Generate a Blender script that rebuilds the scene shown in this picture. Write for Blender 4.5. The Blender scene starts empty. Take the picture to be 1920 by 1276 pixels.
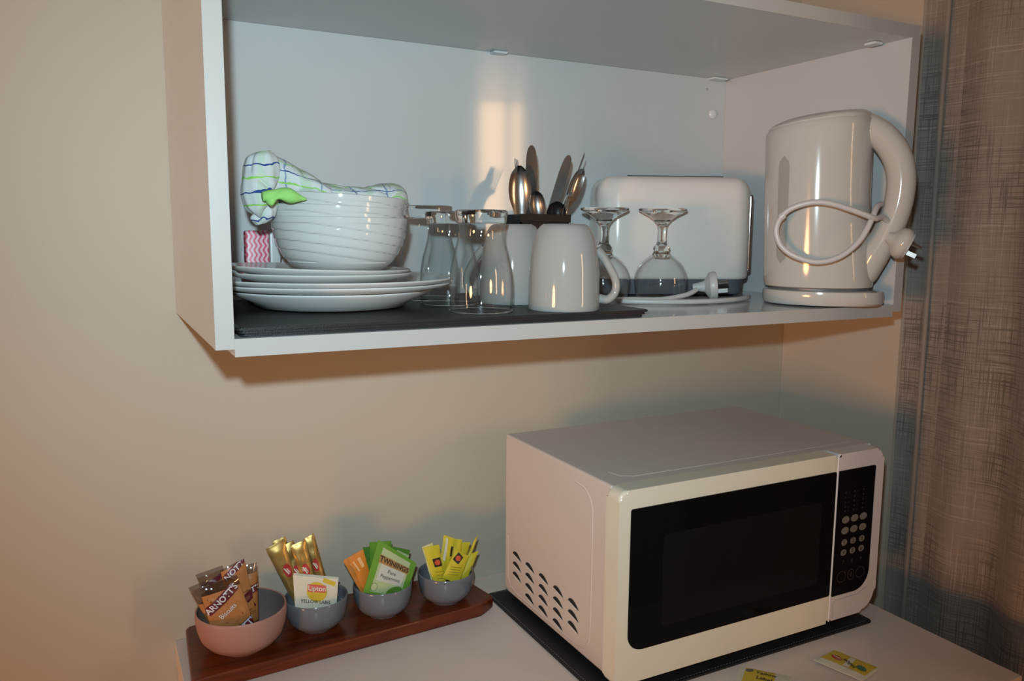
import bpy, bmesh, math, random
from mathutils import Vector, Matrix, noise
random.seed(7)
S = bpy.context.scene
COL = S.collection
PI = math.pi

# ---------------------------------------------------------------- camera
cam_d = bpy.data.cameras.new('camera'); cam = bpy.data.objects.new('camera', cam_d); COL.objects.link(cam)
cam_d.sensor_fit = 'HORIZONTAL'; cam_d.sensor_width = 36; cam_d.lens = 1514.74/1920*36
cam_d.clip_start = .02; cam_d.clip_end = 50
R_ = Vector((0.88690, -0.46189, 0.00794)); U_ = Vector((0.05491, 0.12246, 0.99095)); F_ = Vector((0.45869, 0.87844, -0.13397))
CP = Vector((-.0929, -1.0865, .0955))
cam.matrix_world = Matrix(((R_.x, U_.x, -F_.x, CP.x), (R_.y, U_.y, -F_.y, CP.y), (R_.z, U_.z, -F_.z, CP.z), (0, 0, 0, 1)))
S.camera = cam
if hasattr(S, 'cycles'): S.cycles.transparent_max_bounces = 32
# ---------------------------------------------------------------- exposure, world, lights
S.view_settings.view_transform = 'Standard'; S.view_settings.look = 'None'
S.view_settings.exposure = 0.0; S.view_settings.gamma = 1.0; S.view_settings.use_curve_mapping = False
W = bpy.data.worlds.new('room_ambient'); S.world = W; W.use_nodes = True
W.node_tree.nodes['Background'].inputs[0].default_value = (1.0, .60, .36, 1); W.node_tree.nodes['Background'].inputs[1].default_value = .15

def add_light(name, kind, loc, power, color, aim=None, **kw):
    l = bpy.data.lights.new(name, kind); l.energy = power; l.color = color
    for k, v in kw.items(): setattr(l, k, v)
    o = bpy.data.objects.new(name, l); COL.objects.link(o); o.location = loc
    if aim is not None:
        o.rotation_euler = (Vector(aim)-Vector(loc)).to_track_quat('-Z', 'Y').to_euler()
    return o
fl = Vector((-.114, -1.080, .175))
add_light('camera_flash', 'SPOT', fl, 34.5, (.64, .88, .97), fl+F_+U_*.10-R_*.04, spot_size=math.radians(99), spot_blend=1.0, shadow_soft_size=.011)
add_light('bedside_lamp', 'AREA', (-4.5, -2.8, -.40), 104, (1, .45, .18), (.35, 0, -.1), shape='DISK', size=.85)
for x, w in ((1.832, .15), (1.978, .065)):
    add_light('warm_lamp', 'AREA', (x, -2.85, .25), 9*w/.15, (1, .60, .30), (x, 0, .25), shape='RECTANGLE', size=w, size_y=1.05)

# ---------------------------------------------------------------- materials
def mat(name, col, rough=.5, metal=0, noise_amt=.04, nscale=30, bump=0, bscale=200, coat=0, spec=.5, trans=0, ior=1.45, sss=0):
    m = bpy.data.materials.new(name); m.use_nodes = True; nt = m.node_tree; n = nt.nodes; b = n['Principled BSDF']
    b.inputs['Roughness'].default_value = rough; b.inputs['Metallic'].default_value = metal
    b.inputs['Coat Weight'].default_value = coat; b.inputs['Coat Roughness'].default_value = .05
    b.inputs['Specular IOR Level'].default_value = spec; b.inputs['Transmission Weight'].default_value = trans; b.inputs['IOR'].default_value = ior
    tc = n.new('ShaderNodeTexCoord'); nz = n.new('ShaderNodeTexNoise'); nz.inputs['Scale'].default_value = nscale; nz.inputs['Detail'].default_value = 3
    nt.links.new(tc.outputs['Object'], nz.inputs['Vector'])
    rp = n.new('ShaderNodeMapRange'); rp.inputs['To Min'].default_value = 1-noise_amt; rp.inputs['To Max'].default_value = 1+noise_amt
    nt.links.new(nz.outputs[0], rp.inputs['Value'])
    mx = n.new('ShaderNodeVectorMath'); mx.operation = 'SCALE'; mx.inputs[0].default_value = col[:3]
    nt.links.new(rp.outputs[0], mx.inputs['Scale']); nt.links.new(mx.outputs[0], b.inputs['Base Color'])
    if bump:
        n2 = n.new('ShaderNodeTexNoise'); n2.inputs['Scale'].default_value = bscale; n2.inputs['Detail'].default_value = 4
        bp = n.new('ShaderNodeBump'); bp.inputs['Strength'].default_value = bump; bp.inputs['Distance'].default_value = .001
        nt.links.new(tc.outputs['Object'], n2.inputs['Vector']); nt.links.new(n2.outputs[0], bp.inputs['Height']); nt.links.new(bp.outputs[0], b.inputs['Normal'])
    return m
M = {}
M['wall'] = mat('wall_paint', (.49, .43, .35), .55, bump=.15, bscale=350, nscale=3, noise_amt=.03)
M['sidewall'] = mat('side_wall_paint', (.49, .43, .36), .5, bump=.15, bscale=350, nscale=3, noise_amt=.03)
M['floor'] = mat('floor_boards', (.25, .17, .11), .5)
M['lam'] = mat('white_laminate', (.54, .54, .54), .14, noise_amt=.01, nscale=5)
M['lam_edge'] = mat('white_edge_band', (.52, .52, .51), .3, noise_amt=.01)
M['bench'] = mat('bench_laminate', (.74, .63, .57), .25, noise_amt=.02, nscale=6)
M['back'] = mat('back_panel_laminate', (.58, .58, .58), .075, noise_amt=.01, nscale=5)
M['band'] = mat('dimmed_white_edge', (.40, .395, .385), .35, noise_amt=.01)  # same white laminate, colour lowered to offset strong flash on the front edges
M['glare'] = mat('glare_dome_gloss', (.72, .73, .73), .3, coat=1)
M['clip'] = mat('clear_plastic_clip', (.62, .65, .66), .2)
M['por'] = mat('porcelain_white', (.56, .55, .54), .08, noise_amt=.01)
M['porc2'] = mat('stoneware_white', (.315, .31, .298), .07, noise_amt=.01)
M['kettle'] = mat('cream_plastic', (.48, .455, .42), .1, noise_amt=.01)
M['cord'] = mat('white_cord', (.50, .48, .47), .35)
M['toast'] = mat('toaster_white', (.74, .67, .62), .14, noise_amt=.01)
M['dgrey'] = mat('dark_grey_plastic', (.10, .105, .12), .35)
M['lgrey'] = mat('light_grey_plastic', (.42, .41, .40), .4)
M['window'] = mat('water_window', (.33, .31, .28), .25)
M['black'] = mat('black_leatherette', (.015, .016, .018), .42, spec=.3, bump=.35, bscale=900, noise_amt=.1)
M['stitch'] = mat('grey_stitching', (.35, .35, .36), .6)
M['bplastic'] = mat('black_plastic', (.009, .009, .011), .35, spec=.15)
M['steel'] = mat('stainless_steel', (.50, .50, .50), .2, metal=1, noise_amt=.05)
M['steel_d'] = mat('brushed_steel', (.30, .29, .28), .3, metal=1, noise_amt=.1)
M['chrome'] = mat('chrome', (.7, .7, .72), .08, metal=1)
M['mwbody'] = mat('microwave_paint', (.60, .54, .51), .38, bump=.06, bscale=900, noise_amt=.02)
M['mwdoor'] = mat('microwave_front', (.66, .64, .54), .2, noise_amt=.02, nscale=8)
M['mwpan'] = mat('microwave_panel', (.62, .58, .58), .25, noise_amt=.02)
M['mwglass'] = mat('black_door_glass', (.003, .003, .004), .05, noise_amt=0, spec=.15)
M['mwmesh'] = mat('door_inner_screen', (.007, .0065, .007), .1, spec=.15)
M['seam'] = mat('grey_seam', (.34, .36, .42), .4)
M['seamw'] = mat('white_seam', (.80, .80, .84), .3)
M['hole'] = mat('vent_dark', (.008, .01, .014), .8)
M['key'] = mat('grey_key', (.16, .15, .13), .5)
M['keyink'] = mat('key_print', (.03, .028, .028), .5)
M['faint'] = mat('faint_print', (.06, .045, .04), .5)
M['pink'] = mat('pink_stoneware', (.38, .20, .17), .5, bump=.1, bscale=300, noise_amt=.05)
M['pinkin'] = mat('grey_glaze_inside', (.16, .13, .13), .3)
M['grey'] = mat('grey_blue_glaze', (.14, .155, .18), .14, noise_amt=.08, nscale=40)
M['curt_hem'] = mat('curtain_lining', (.12, .12, .125), .8)

def wood():
    m = bpy.data.materials.new('red_brown_wood'); m.use_nodes = True; nt = m.node_tree; n = nt.nodes; b = n['Principled BSDF']
    tc = n.new('ShaderNodeTexCoord'); mp = n.new('ShaderNodeMapping'); mp.inputs['Scale'].default_value = (3, 60, 40)
    nz = n.new('ShaderNodeTexNoise'); nz.inputs['Scale'].default_value = 2; nz.inputs['Detail'].default_value = 6; nz.inputs['Distortion'].default_value = .6
    cr = n.new('ShaderNodeValToRGB'); cr.color_ramp.elements[0].position = .3; cr.color_ramp.elements[0].color = (.065, .010, .003, 1)
    cr.color_ramp.elements[1].position = .7; cr.color_ramp.elements[1].color = (.17, .028, .007, 1)
    nt.links.new(tc.outputs['Object'], mp.inputs[0]); nt.links.new(mp.outputs[0], nz.inputs['Vector']); nt.links.new(nz.outputs[0], cr.inputs[0]); nt.links.new(cr.outputs[0], b.inputs['Base Color'])
    b.inputs['Roughness'].default_value = .28; return m
M['wood'] = wood()

def thin_glass(name, tint=(.985, .99, .99), base=.03, edge=.55):
    m = bpy.data.materials.new(name); m.use_nodes = True; nt = m.node_tree; n = nt.nodes; n.clear()
    out = n.new('ShaderNodeOutputMaterial'); mix = n.new('ShaderNodeMixShader'); tr = n.new('ShaderNodeBsdfTransparent'); gl = n.new('ShaderNodeBsdfGlossy')
    lw = n.new('ShaderNodeLayerWeight'); lw.inputs['Blend'].default_value = .5
    pw = n.new('ShaderNodeMath'); pw.operation = 'POWER'; pw.inputs[1].default_value = 3.5; nt.links.new(lw.outputs['Facing'], pw.inputs[0])
    mr = n.new('ShaderNodeMapRange'); mr.inputs['To Min'].default_value = base; mr.inputs['To Max'].default_value = edge
    cr = n.new('ShaderNodeValToRGB'); cr.color_ramp.elements[0].color = (*tint, 1); cr.color_ramp.elements[1].color = (tint[0]*.78, tint[1]*.79, tint[2]*.79, 1); cr.color_ramp.elements[1].position = 1; cr.color_ramp.elements[0].position = .65
    gl.inputs['Roughness'].default_value = .03; gl.inputs['Color'].default_value = (.95, .95, .95, 1)
    nt.links.new(pw.outputs[0], mr.inputs['Value']); nt.links.new(mr.outputs[0], mix.inputs[0]); nt.links.new(lw.outputs['Facing'], cr.inputs[0]); nt.links.new(cr.outputs[0], tr.inputs[0])
    nt.links.new(tr.outputs[0], mix.inputs[1]); nt.links.new(gl.outputs[0], mix.inputs[2]); nt.links.new(mix.outputs[0], out.inputs[0])
    return m
M['glass'] = thin_glass('clear_tumbler_glass')
M['cello'] = thin_glass('clear_cellophane', (.72, .70, .70), .12, .7)
M['thick'] = mat('thick_clear_glass', (.97, .98, .97), .02, trans=1, ior=1.5, noise_amt=0)

def curtain_mat():
    m = bpy.data.materials.new('woven_curtain'); m.use_nodes = True; nt = m.node_tree; n = nt.nodes; b = n['Principled BSDF']
    uv = n.new('ShaderNodeUVMap'); L = nt.links.new
    def threads(sx, sy, lo, hi, off):
        mp = n.new('ShaderNodeMapping'); mp.inputs['Scale'].default_value = (sx, sy, 1); mp.inputs['Location'].default_value = (off, off*.7, off)
        nz = n.new('ShaderNodeTexNoise'); nz.inputs['Scale'].default_value = 1; nz.inputs['Detail'].default_value = 2; nz.inputs['Roughness'].default_value = .6
        L(uv.outputs[0], mp.inputs[0]); L(mp.outputs[0], nz.inputs['Vector'])
        r = n.new('ShaderNodeMapRange'); r.inputs['From Min'].default_value = lo; r.inputs['From Max'].default_value = hi; L(nz.outputs[0], r.inputs['Value']); return r.outputs[0]
    dv = threads(520, 11, .53, .60, 0); dh = threads(11, 520, .53, .60, 5)
    lv = threads(420, 8, .60, .68, 11); lh = threads(6, 420, .60, .68, 17)
    patch = n.new('ShaderNodeTexNoise'); patch.inputs['Scale'].default_value = 5; mp = n.new('ShaderNodeMapping'); mp.inputs['Scale'].default_value = (1.6, 1, 1); L(uv.outputs[0], mp.inputs[0]); L(mp.outputs[0], patch.inputs['Vector'])
    pr = n.new('ShaderNodeMapRange'); pr.inputs['From Min'].default_value = .35; pr.inputs['From Max'].default_value = .58; L(patch.outputs[0], pr.inputs['Value'])
    def mth(op, a, c):
        k = n.new('ShaderNodeMath'); k.operation = op
        for i, v in ((0, a), (1, c)):
            if hasattr(v, 'links'): L(v, k.inputs[i])
            else: k.inputs[i].default_value = v
        return k.outputs[0]
    dark = mth('MULTIPLY', mth('MULTIPLY', mth('MAXIMUM', dv, dh), pr.outputs[0]), .6)
    light = mth('MULTIPLY', mth('MAXIMUM', lv, lh), .55)
    m1 = n.new('ShaderNodeMix'); m1.data_type = 'RGBA'; m1.inputs['A'].default_value = (.24, .21, .185, 1); m1.inputs['B'].default_value = (.42, .38, .35, 1); L(light, m1.inputs['Factor'])
    m2 = n.new('ShaderNodeMix'); m2.data_type = 'RGBA'; m2.inputs['B'].default_value = (.035, .033, .036, 1); L(m1.outputs['Result'], m2.inputs['A']); L(dark, m2.inputs['Factor'])
    L(m2.outputs['Result'], b.inputs['Base Color']); b.inputs['Roughness'].default_value = .75
    b.inputs['Sheen Weight'].default_value = .2
    bp = n.new('ShaderNodeBump'); bp.inputs['Strength'].default_value = .3; bp.inputs['Distance'].default_value = .001; L(dark, bp.inputs['Height']); bp.invert = True; L(bp.outputs[0], b.inputs['Normal'])
    return m
M['curtain'] = curtain_mat()

def stripes_mat(name, base, lines):
    """cloth with woven lines along UV; lines = (axis, centre, halfwidth, color, strength[, wobble])"""
    m = bpy.data.materials.new(name); m.use_nodes = True; nt = m.node_tree; n = nt.nodes; b = n['Principled BSDF']; L = nt.links.new
    uv = n.new('ShaderNodeUVMap'); nz = n.new('ShaderNodeTexNoise'); nz.inputs['Scale'].default_value = 60; L(uv.outputs[0], nz.inputs['Vector'])
    sep = n.new('ShaderNodeSeparateXYZ'); L(uv.outputs[0], sep.inputs[0])
    cur = None
    def mth(op, a, c):
        k = n.new('ShaderNodeMath'); k.operation = op
        for i, v in ((0, a), (1, c)):
            if hasattr(v, 'links'): L(v, k.inputs[i])
            else: k.inputs[i].default_value = v
        return k.outputs[0]
    wob = mth('MULTIPLY', mth('SUBTRACT', nz.outputs[0], .5), .012)
    for ax, per, ph, hw, col, st in lines:
        c = mth('ADD', sep.outputs[ax], wob)
        f = mth('FRACT', mth('ADD', mth('DIVIDE', c, per), 10-ph/per+.5), 0)
        d = mth('ABSOLUTE', mth('SUBTRACT', f, .5), 0)
        mask = mth('MULTIPLY', mth('LESS_THAN', d, hw/per), st)
        mx = n.new('ShaderNodeMix'); mx.data_type = 'RGBA'; L(mask, mx.inputs['Factor'])
        if cur is None: mx.inputs['A'].default_value = (*base, 1)
        else: L(cur, mx.inputs['A'])
        mx.inputs['B'].default_value = (*col, 1); cur = mx.outputs['Result']
    L(cur, b.inputs['Base Color']); b.inputs['Roughness'].default_value = .9
    return m
GR = (.25, .55, .10); BL = (.02, .05, .22)
M['towel'] = stripes_mat('checked_tea_towel', (.56, .58, .58), [
    (0, .036, 0, .0042, (.40, .56, .36), .5), (0, .036, .018, .0010, (.10, .18, .36), .75),
    (1, .028, 0, .0009, GR, 1), (1, .028, .014, .0007, BL, 1)])
M['towel_cross'] = stripes_mat('checked_tea_towel_crosswise', (.56, .58, .58), [
    (1, .030, 0, .0036, (.40, .56, .36), .45), (0, .028, 0, .0009, GR, 1), (0, .028, .014, .0008, BL, 1)])
M['greencloth'] = mat('green_cloth', (.30, .62, .16), .9, bump=.5, bscale=500)

# ---------------------------------------------------------------- mesh helpers
def link(name, verts, faces, m, parent=None, smooth=False, uvs=None, sharp=None):
    me = bpy.data.meshes.new(name); me.from_pydata([tuple(v) for v in verts], [], faces); me.update()
    if uvs:
        ul = me.uv_layers.new(name='UVMap')
        for p in me.polygons:
            for li, vi in zip(p.loop_indices, p.vertices): ul.data[li].uv = uvs[vi]
    if smooth:
        for p in me.polygons: p.use_smooth = True
        if sharp:
            me.set_sharp_from_angle(angle=math.radians(sharp))
    if m is not None:
        for q in (m if isinstance(m, (list, tuple)) else [m]): me.materials.append(q)
    o = bpy.data.objects.new(name, me); COL.objects.link(o)
    if parent: o.parent = parent
    return o
def thing(name, label, cat, loc=(0, 0, 0), rotz=0, group=None):
    o = bpy.data.objects.new(name, None); COL.objects.link(o); o.empty_display_size = .02
    o.location = loc; o.rotation_euler = (0, 0, rotz); o['label'] = label; o['category'] = cat
    if group: o['group'] = group
    return o
def tag(o, label, cat, group=None):
    o['label'] = label; o['category'] = cat
    if group: o['group'] = group
    return o
def bm_obj(name, bm, m, parent=None, smooth=True, sharp=35):
    me = bpy.data.meshes.new(name); bmesh.ops.recalc_face_normals(bm, faces=bm.faces); bm.to_mesh(me); bm.free()
    if smooth:
        for p in me.polygons: p.use_smooth = True
        me.set_sharp_from_angle(angle=math.radians(sharp))
    if m is not None: me.materials.append(m)
    o = bpy.data.objects.new(name, me); COL.objects.link(o)
    if parent: o.parent = parent
    return o
def add_box(bm, a, b, bev=0, seg=2):
    r = bmesh.ops.create_cube(bm, size=1); vs = r['verts']
    for v in vs:
        v.co = Vector(((a[0]+b[0])/2+v.co.x*(b[0]-a[0]), (a[1]+b[1])/2+v.co.y*(b[1]-a[1]), (a[2]+b[2])/2+v.co.z*(b[2]-a[2])))
    if bev:
        es = {e for v in vs for e in v.link_edges}
        bmesh.ops.bevel(bm, geom=list(es), offset=bev, segments=seg, affect='EDGES', profile=.5)
def wn(o):
    w = o.modifiers.new('weighted_normal', 'WEIGHTED_NORMAL'); w.keep_sharp = True; w.weight = 100; return o
def box(name, a, b, m, parent=None, bev=.001, seg=2):
    bm = bmesh.new(); add_box(bm, a, b, bev, seg); return wn(bm_obj(name, bm, m, parent))
def struct(o): o['kind'] = 'structure'; return o
def lathe(name, prof, m, parent=None, n=64, c=(0, 0, 0), closed_ends=True, sharp=50, ridge=None):
    """prof: list of (r, z) running along the surface; r==0 makes a pole"""
    vs, fs, rings = [], [], []
    for r, z in prof:
        if r < 1e-6: rings.append([len(vs)]); vs.append((c[0], c[1], c[2]+z))
        else:
            rings.append(list(range(len(vs), len(vs)+n)))
            for i in range(n):
                a = 2*PI*i/n; rr = r
                if ridge: rr = ridge(r, z, a)
                vs.append((c[0]+rr*math.cos(a), c[1]+rr*math.sin(a), c[2]+z))
    for A, B in zip(rings, rings[1:]):
        for i in range(n):
            j = (i+1) % n
            if len(A) == 1 and len(B) == 1: continue
            if len(A) == 1: fs.append((A[0], B[i], B[j]))
            elif len(B) == 1: fs.append((A[i], B[0], A[j]))
            else: fs.append((A[i], B[i], B[j], A[j]))
    bm = bmesh.new(); bv = [bm.verts.new(v) for v in vs]
    for f in fs: bm.faces.new([bv[i] for i in f])
    return bm_obj(name, bm, m, parent, sharp=sharp)
def spline(pts, n):
    pts = [Vector(p) for p in pts]; out = []
    for i in range(len(pts)-1):
        p0 = pts[max(i-1, 0)]; p1 = pts[i]; p2 = pts[i+1]; p3 = pts[min(i+2, len(pts)-1)]
        for k in range(n):
            t = k/n
            out.append(.5*((2*p1)+(-p0+p2)*t+(2*p0-5*p1+4*p2-p3)*t*t+(-p0+3*p1-3*p2+p3)*t**3))
    out.append(pts[-1]); return out
def tube(name, pts, rad, m, parent=None, n=12, sub=6, flat=1.0, up=(0, 0, 1)):
    """rad: number or list per control point; flat: squash across second axis"""
    P = spline(pts, sub); N = len(P)
    if not hasattr(rad, '__len__'): rad = [rad]*len(pts)
    rr = []
    for i in range(len(rad)-1):
        for k in range(sub): t = k/sub; rr.append(rad[i]*(1-t)+rad[i+1]*t)
    rr.append(rad[-1]); vs, fs = [], []
    T0 = (P[1]-P[0]).normalized(); Nn = Vector(up).cross(T0)
    if Nn.length < 1e-3: Nn = Vector((1, 0, 0)).cross(T0)
    Nn.normalize()
    for i in range(N):
        T = (P[min(i+1, N-1)]-P[max(i-1, 0)]).normalized(); Nn = (Nn-T*Nn.dot(T)).normalized(); B = T.cross(Nn)
        for k in range(n):
            a = 2*PI*k/n; vs.append(P[i]+Nn*math.cos(a)*rr[i]*flat+B*math.sin(a)*rr[i])
    for i in range(N-1):
        for k in range(n):
            j = (k+1) % n; fs.append((i*n+k, i*n+j, (i+1)*n+j, (i+1)*n+k))
    fs.append(tuple(range(n))[::-1]); fs.append(tuple((N-1)*n+k for k in range(n)))
    return link(name, vs, fs, m, parent, True, sharp=60)
def poly_prism(name, outline, z0, z1, m, parent=None, bev=.0015, seg=2, sharp=35):
    bm = bmesh.new(); n = len(outline)
    a = [bm.verts.new((x, y, z0)) for x, y in outline]; b = [bm.verts.new((x, y, z1)) for x, y in outline]
    bm.faces.new(a[::-1]); bm.faces.new(b)
    top = []
    for i in range(n):
        j = (i+1) % n; bm.faces.new((a[i], a[j], b[j], b[i]))
    if bev:
        es = [e for e in bm.edges if abs(e.verts[0].co.z-e.verts[1].co.z) < 1e-9]
        bmesh.ops.bevel(bm, geom=es, offset=bev, segments=seg, affect='EDGES', profile=.5)
    return wn(bm_obj(name, bm, m, parent, sharp=sharp))
def rrect(x0, y0, x1, y1, r, n=8):
    if not hasattr(r, '__len__'): r = [r]*4
    out = []
    for (cx, cy, a0), q in zip(((x1, y1, 0), (x0, y1, PI/2), (x0, y0, PI), (x1, y0, 1.5*PI)), r):
        sx = -1 if cx == x1 else 1; sy = -1 if cy == y1 else 1
        for i in range(n+1):
            a = a0+PI/2*i/n; out.append((cx+sx*q+q*math.cos(a), cy+sy*q+q*math.sin(a)))
    return out
def front_plate(name, outline, y0, y1, m, parent=None, bev=.0008, seg=2):
    """outline in x,z ; slab between y0 (front, smaller) and y1"""
    o = poly_prism(name, [(x, z) for x, z in outline], 0, y1-y0, m, parent, bev, seg)
    for v in o.data.vertices:
        x, z, d = v.co; v.co = (x, y1-d, z)
    o.data.flip_normals()
    bm = bmesh.new(); bm.from_mesh(o.data); bmesh.ops.recalc_face_normals(bm, faces=bm.faces); bm.to_mesh(o.data); bm.free()
    return o
def text_mesh(s, size, bold=0.0):
    cu = bpy.data.curves.new('txt', 'FONT'); cu.body = s; cu.size = size; cu.align_x = 'CENTER'; cu.align_y = 'CENTER'; cu.offset = bold*size; cu.resolution_u = 3
    ob = bpy.data.objects.new('txt', cu); COL.objects.link(ob)
    bpy.context.view_layer.update()
    me = bpy.data.meshes.new_from_object(ob.evaluated_get(bpy.context.evaluated_depsgraph_get()))
    vs = [(v.co.x, v.co.y) for v in me.vertices]; fs = [tuple(p.vertices) for p in me.polygons]
    bpy.data.objects.remove(ob); bpy.data.curves.remove(cu); bpy.data.meshes.remove(me)
    return vs, fs

# ================================================================ ROOM
T = .0161; D = .3524; WI = .8603; H = .3504; ZC = -.4393; XW = 1.0423; FZ = -1.34
struct(box('wall_back', (-2.2, 0, FZ), (1.30, .10, 1.25), M['wall'], bev=0))
bm = bmesh.new(); add_box(bm, (XW, -.243, FZ), (XW+.14, -.0005, 1.25)); add_box(bm, (XW+.10, -1.12, FZ), (XW+.2, -.243, 1.25))
struct(bm_obj('wall_right', bm, M['sidewall'], None, smooth=False))
struct(box('floor', (-2.2, -3.0, FZ-.05), (XW+.2, 0, FZ), M['floor'], bev=0))

# ================================================================ CURTAIN
def curtain():
    t = thing('curtain', 'brown-grey loosely woven curtain hanging at the right of the bench', 'curtain', (XW+.03, -.6, FZ))
    def sheet(name, y0, y1, xf, m, ny, nz=40, z0=-1.25, z1=1.2):
        vs, fs, uvs = [], [], []
        for j in range(nz+1):
            z = z0+(z1-z0)*j/nz
            for i in range(ny+1):
                s = i/ny; y = y0+(y1-y0)*s; x, dy = xf(s, z)
                vs.append((x-t.location.x, y+dy-t.location.y, z-t.location.z)); uvs.append((s*abs(y1-y0)*1.25, z))
        for j in range(nz):
            for i in range(ny):
                a = j*(ny+1)+i; fs.append((a, a+1, a+ny+2, a+ny+1))
        o = link(name, vs, fs, m, t, True, uvs)
        sm = o.modifiers.new('solid', 'SOLIDIFY'); sm.thickness = .0012
        return o
    # narrow fold against the wall end, set back
    sheet('back_fold', -.236, -.315, lambda s, z: (XW+.004+.010*math.sin(s*PI*1.3)+.02*max(0, s-.55)/.45+.002*noise.noise(Vector((s*3, z*2, 1))), -.006*z*0), M['curtain'], 16)
    # broad drop
    def xf(s, z):
        yy = s*1.0
        w = .012*math.cos(yy*2*PI/.16)+.006*noise.noise(Vector((yy*6, z*1.2, 0)))
        lead = .010*math.exp(-(s/.012)**2)
        return XW+.016+w*min(1, .35+s*5)-.004+lead, (-.012*(.2-z)*0)+.006*noise.noise(Vector((0, z*1.5, 4)))*(1-s)
    sheet('front_drop', -.282, -1.02, xf, M['curtain'], 160)
    tube('hem_roll', [(-.028, .316, 2.5), (-.030, .316, 1.8), (-.030, .314, 1.2), (-.028, .316, .6), (-.03, .315, .1)], .0035, M['curtain'], t, 8, 4)
    rod = thing('curtain_rail', 'rail above the brown-grey curtain', 'curtain rail', (XW+.03, -.24, 1.2))
    tube('rail', [(0, 0, .012), (0, -.84, .012)], .009, M['lgrey'], rod, 12, 2)
    return t
curtain()

# ================================================================ WALL CABINET
cab = thing('wall_cabinet', 'open white laminate wall cabinet holding crockery, toaster and kettle', 'cabinet', (0, 0, -.0161))
cz = .0161
def cbox(name, a, b, m=M['lam'], bev=.0006): return box(name, (a[0], a[1], a[2]+cz), (b[0], b[1], b[2]+cz), m, cab, bev, 2)
ZP = -.0092
cbox('side_panel', (0, -D, ZP), (T, -.0002, H+T)); cbox('side_panel', (T+WI, -D, ZP), (T*2+WI, -.0002, H+T))
cbox('top_panel', (T, -D, H), (T+WI, -.0002, H+T)); cbox('shelf_board', (T, -D, -.0161), (T+WI, -.0002, 0))
cbox('back_panel', (T, -.003, 0), (T+WI, -.0003, H), M['back'])
for a, b in (((0, -D-.0006, ZP), (T, -D, H+T)), ((T+WI, -D-.0006, ZP), (2*T+WI, -D, H+T)), ((T, -D-.0006, H), (T+WI, -D, H+T)), ((T, -D-.0006, -.0161), (T+WI, -D, 0))):
    cbox('dimmed_edge_strip', a, b, M['band'], .0001)  # added strips that carry the flash-dimmed white
for x, y, w in ((.052, -.012, .03), (.444, -.009, .022), (.850, -.012, .03), (.857, -.309, .016)):
    cbox('corner_bracket', (x-w/2, y-.009, H-.004), (x+w/2, y+.009, H), M['clip'], .0015)
for x, y in ((.835, -.0035),):
    b_ = lathe('screw_cap', [(0, 0), (.0018, 0), (.002, .0006), (.0015, .0012), (0, .0014)], M['lgrey'], cab, 12); b_.rotation_euler = (PI/2, 0, 0); b_.location = (x, y+.0003, .332+cz)

cp_ = lathe('glare_dome', [(0, 0), (.0085, 0), (.0083, .0008), (.0072, .0022), (.0050, .0032), (.0024, .0037), (0, .0038)], M['glare'], cab, 32, sharp=180); cp_.rotation_euler = (PI/2, 0, 0); cp_.location = (.8500, -.0030, .2930+cz)  # added dome that stands in for the flash glare in this corner
# ================================================================ BENCH
bench = thing('bench_cabinet', 'white laminate bench under the microwave and wooden tray', 'bench', (0, 0, FZ))
BX0, BX1, BY = -.021, .8937, -.556
box('worktop', (BX0, BY, ZC-.028-FZ), (BX1, -.0005, ZC-FZ), M['bench'], bench, .0012)
box('side_panel', (BX0+.002, BY+.02, .0), (BX0+.02, -.001, ZC-.028-FZ), M['bench'], bench, .0008)
box('side_panel', (BX1-.02, BY+.02, .0), (BX1-.002, -.001, ZC-.028-FZ), M['bench'], bench, .0008)
for k in range(2):
    x0 = BX0+.022+k*.437; d_ = box('door', (x0, BY+.003, .08), (x0+.433, BY+.021, ZC-.032-FZ), M['bench'], bench, .0012)
    xx = x0+(.40 if k == 0 else .03); tube('handle', [(xx, BY+.003, .62), (xx, BY-.022, .63), (xx, BY-.022, .75), (xx, BY+.003, .76)], .004, M['chrome'], d_, 8, 5)
box('plinth', (BX0+.02, BY+.06, 0), (BX1-.02, BY+.08, .08), M['bench'], bench, .001)

# ================================================================ PLACEMATS
def placemat(name, label, corners, z, layers, loc):
    t = thing(name, label, 'placemat', loc)
    for k in range(layers):
        dz = k*.0030; sh = .0022*(layers-1-k)
        cx = sum(c[0] for c in corners)/4; cy = sum(c[1] for c in corners)/4
        ol = []
        for i in range(4):
            p = Vector((*corners[i], 0)); q = Vector((*corners[(i+1) % 4], 0)); o_ = Vector((*corners[i-1], 0))
            a = p+(o_-p).normalized()*.006; b = p+(q-p).normalized()*.006
            for s in range(5):
                u = s/4; ol.append(tuple(((1-u)**2*a+2*u*(1-u)*p+u*u*b).xy))
        ol = [(x-loc[0]+(sh if x < cx else -sh), y-loc[1]+(sh if y < cy else -sh)) for x, y in ol]
        poly_prism('mat_layer', ol, z+dz+.0001-loc[2], z+dz+.0028-loc[2], M['black'], t, .0008)
    # stitching along the front and side edges
    top = z+(layers-1)*.003+.0028
    vs, fs = [], []
    for i in range(4):
        p = Vector(corners[i]); q = Vector(corners[(i+1) % 4]); dd = (q-p); L = dd.length; dd.normalize(); nn = Vector((-dd.y, dd.x)); c = Vector((sum(k[0] for k in corners)/4, sum(k[1] for k in corners)/4))
        if nn.dot(c-p) < 0: nn = -nn
        s = .008
        while s < L-.01:
            a = p+dd*s+nn*.0035; b = a+dd*.0028; k = len(vs)
            for v in (a, b, b+nn*.0005, a+nn*.0005): vs.append((v.x-loc[0], v.y-loc[1], top+.0002-loc[2]))
            fs.append((k, k+1, k+2, k+3)); s += .0048
    o = link('stitching', vs, fs, M['stitch'], t)
    return t
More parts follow.
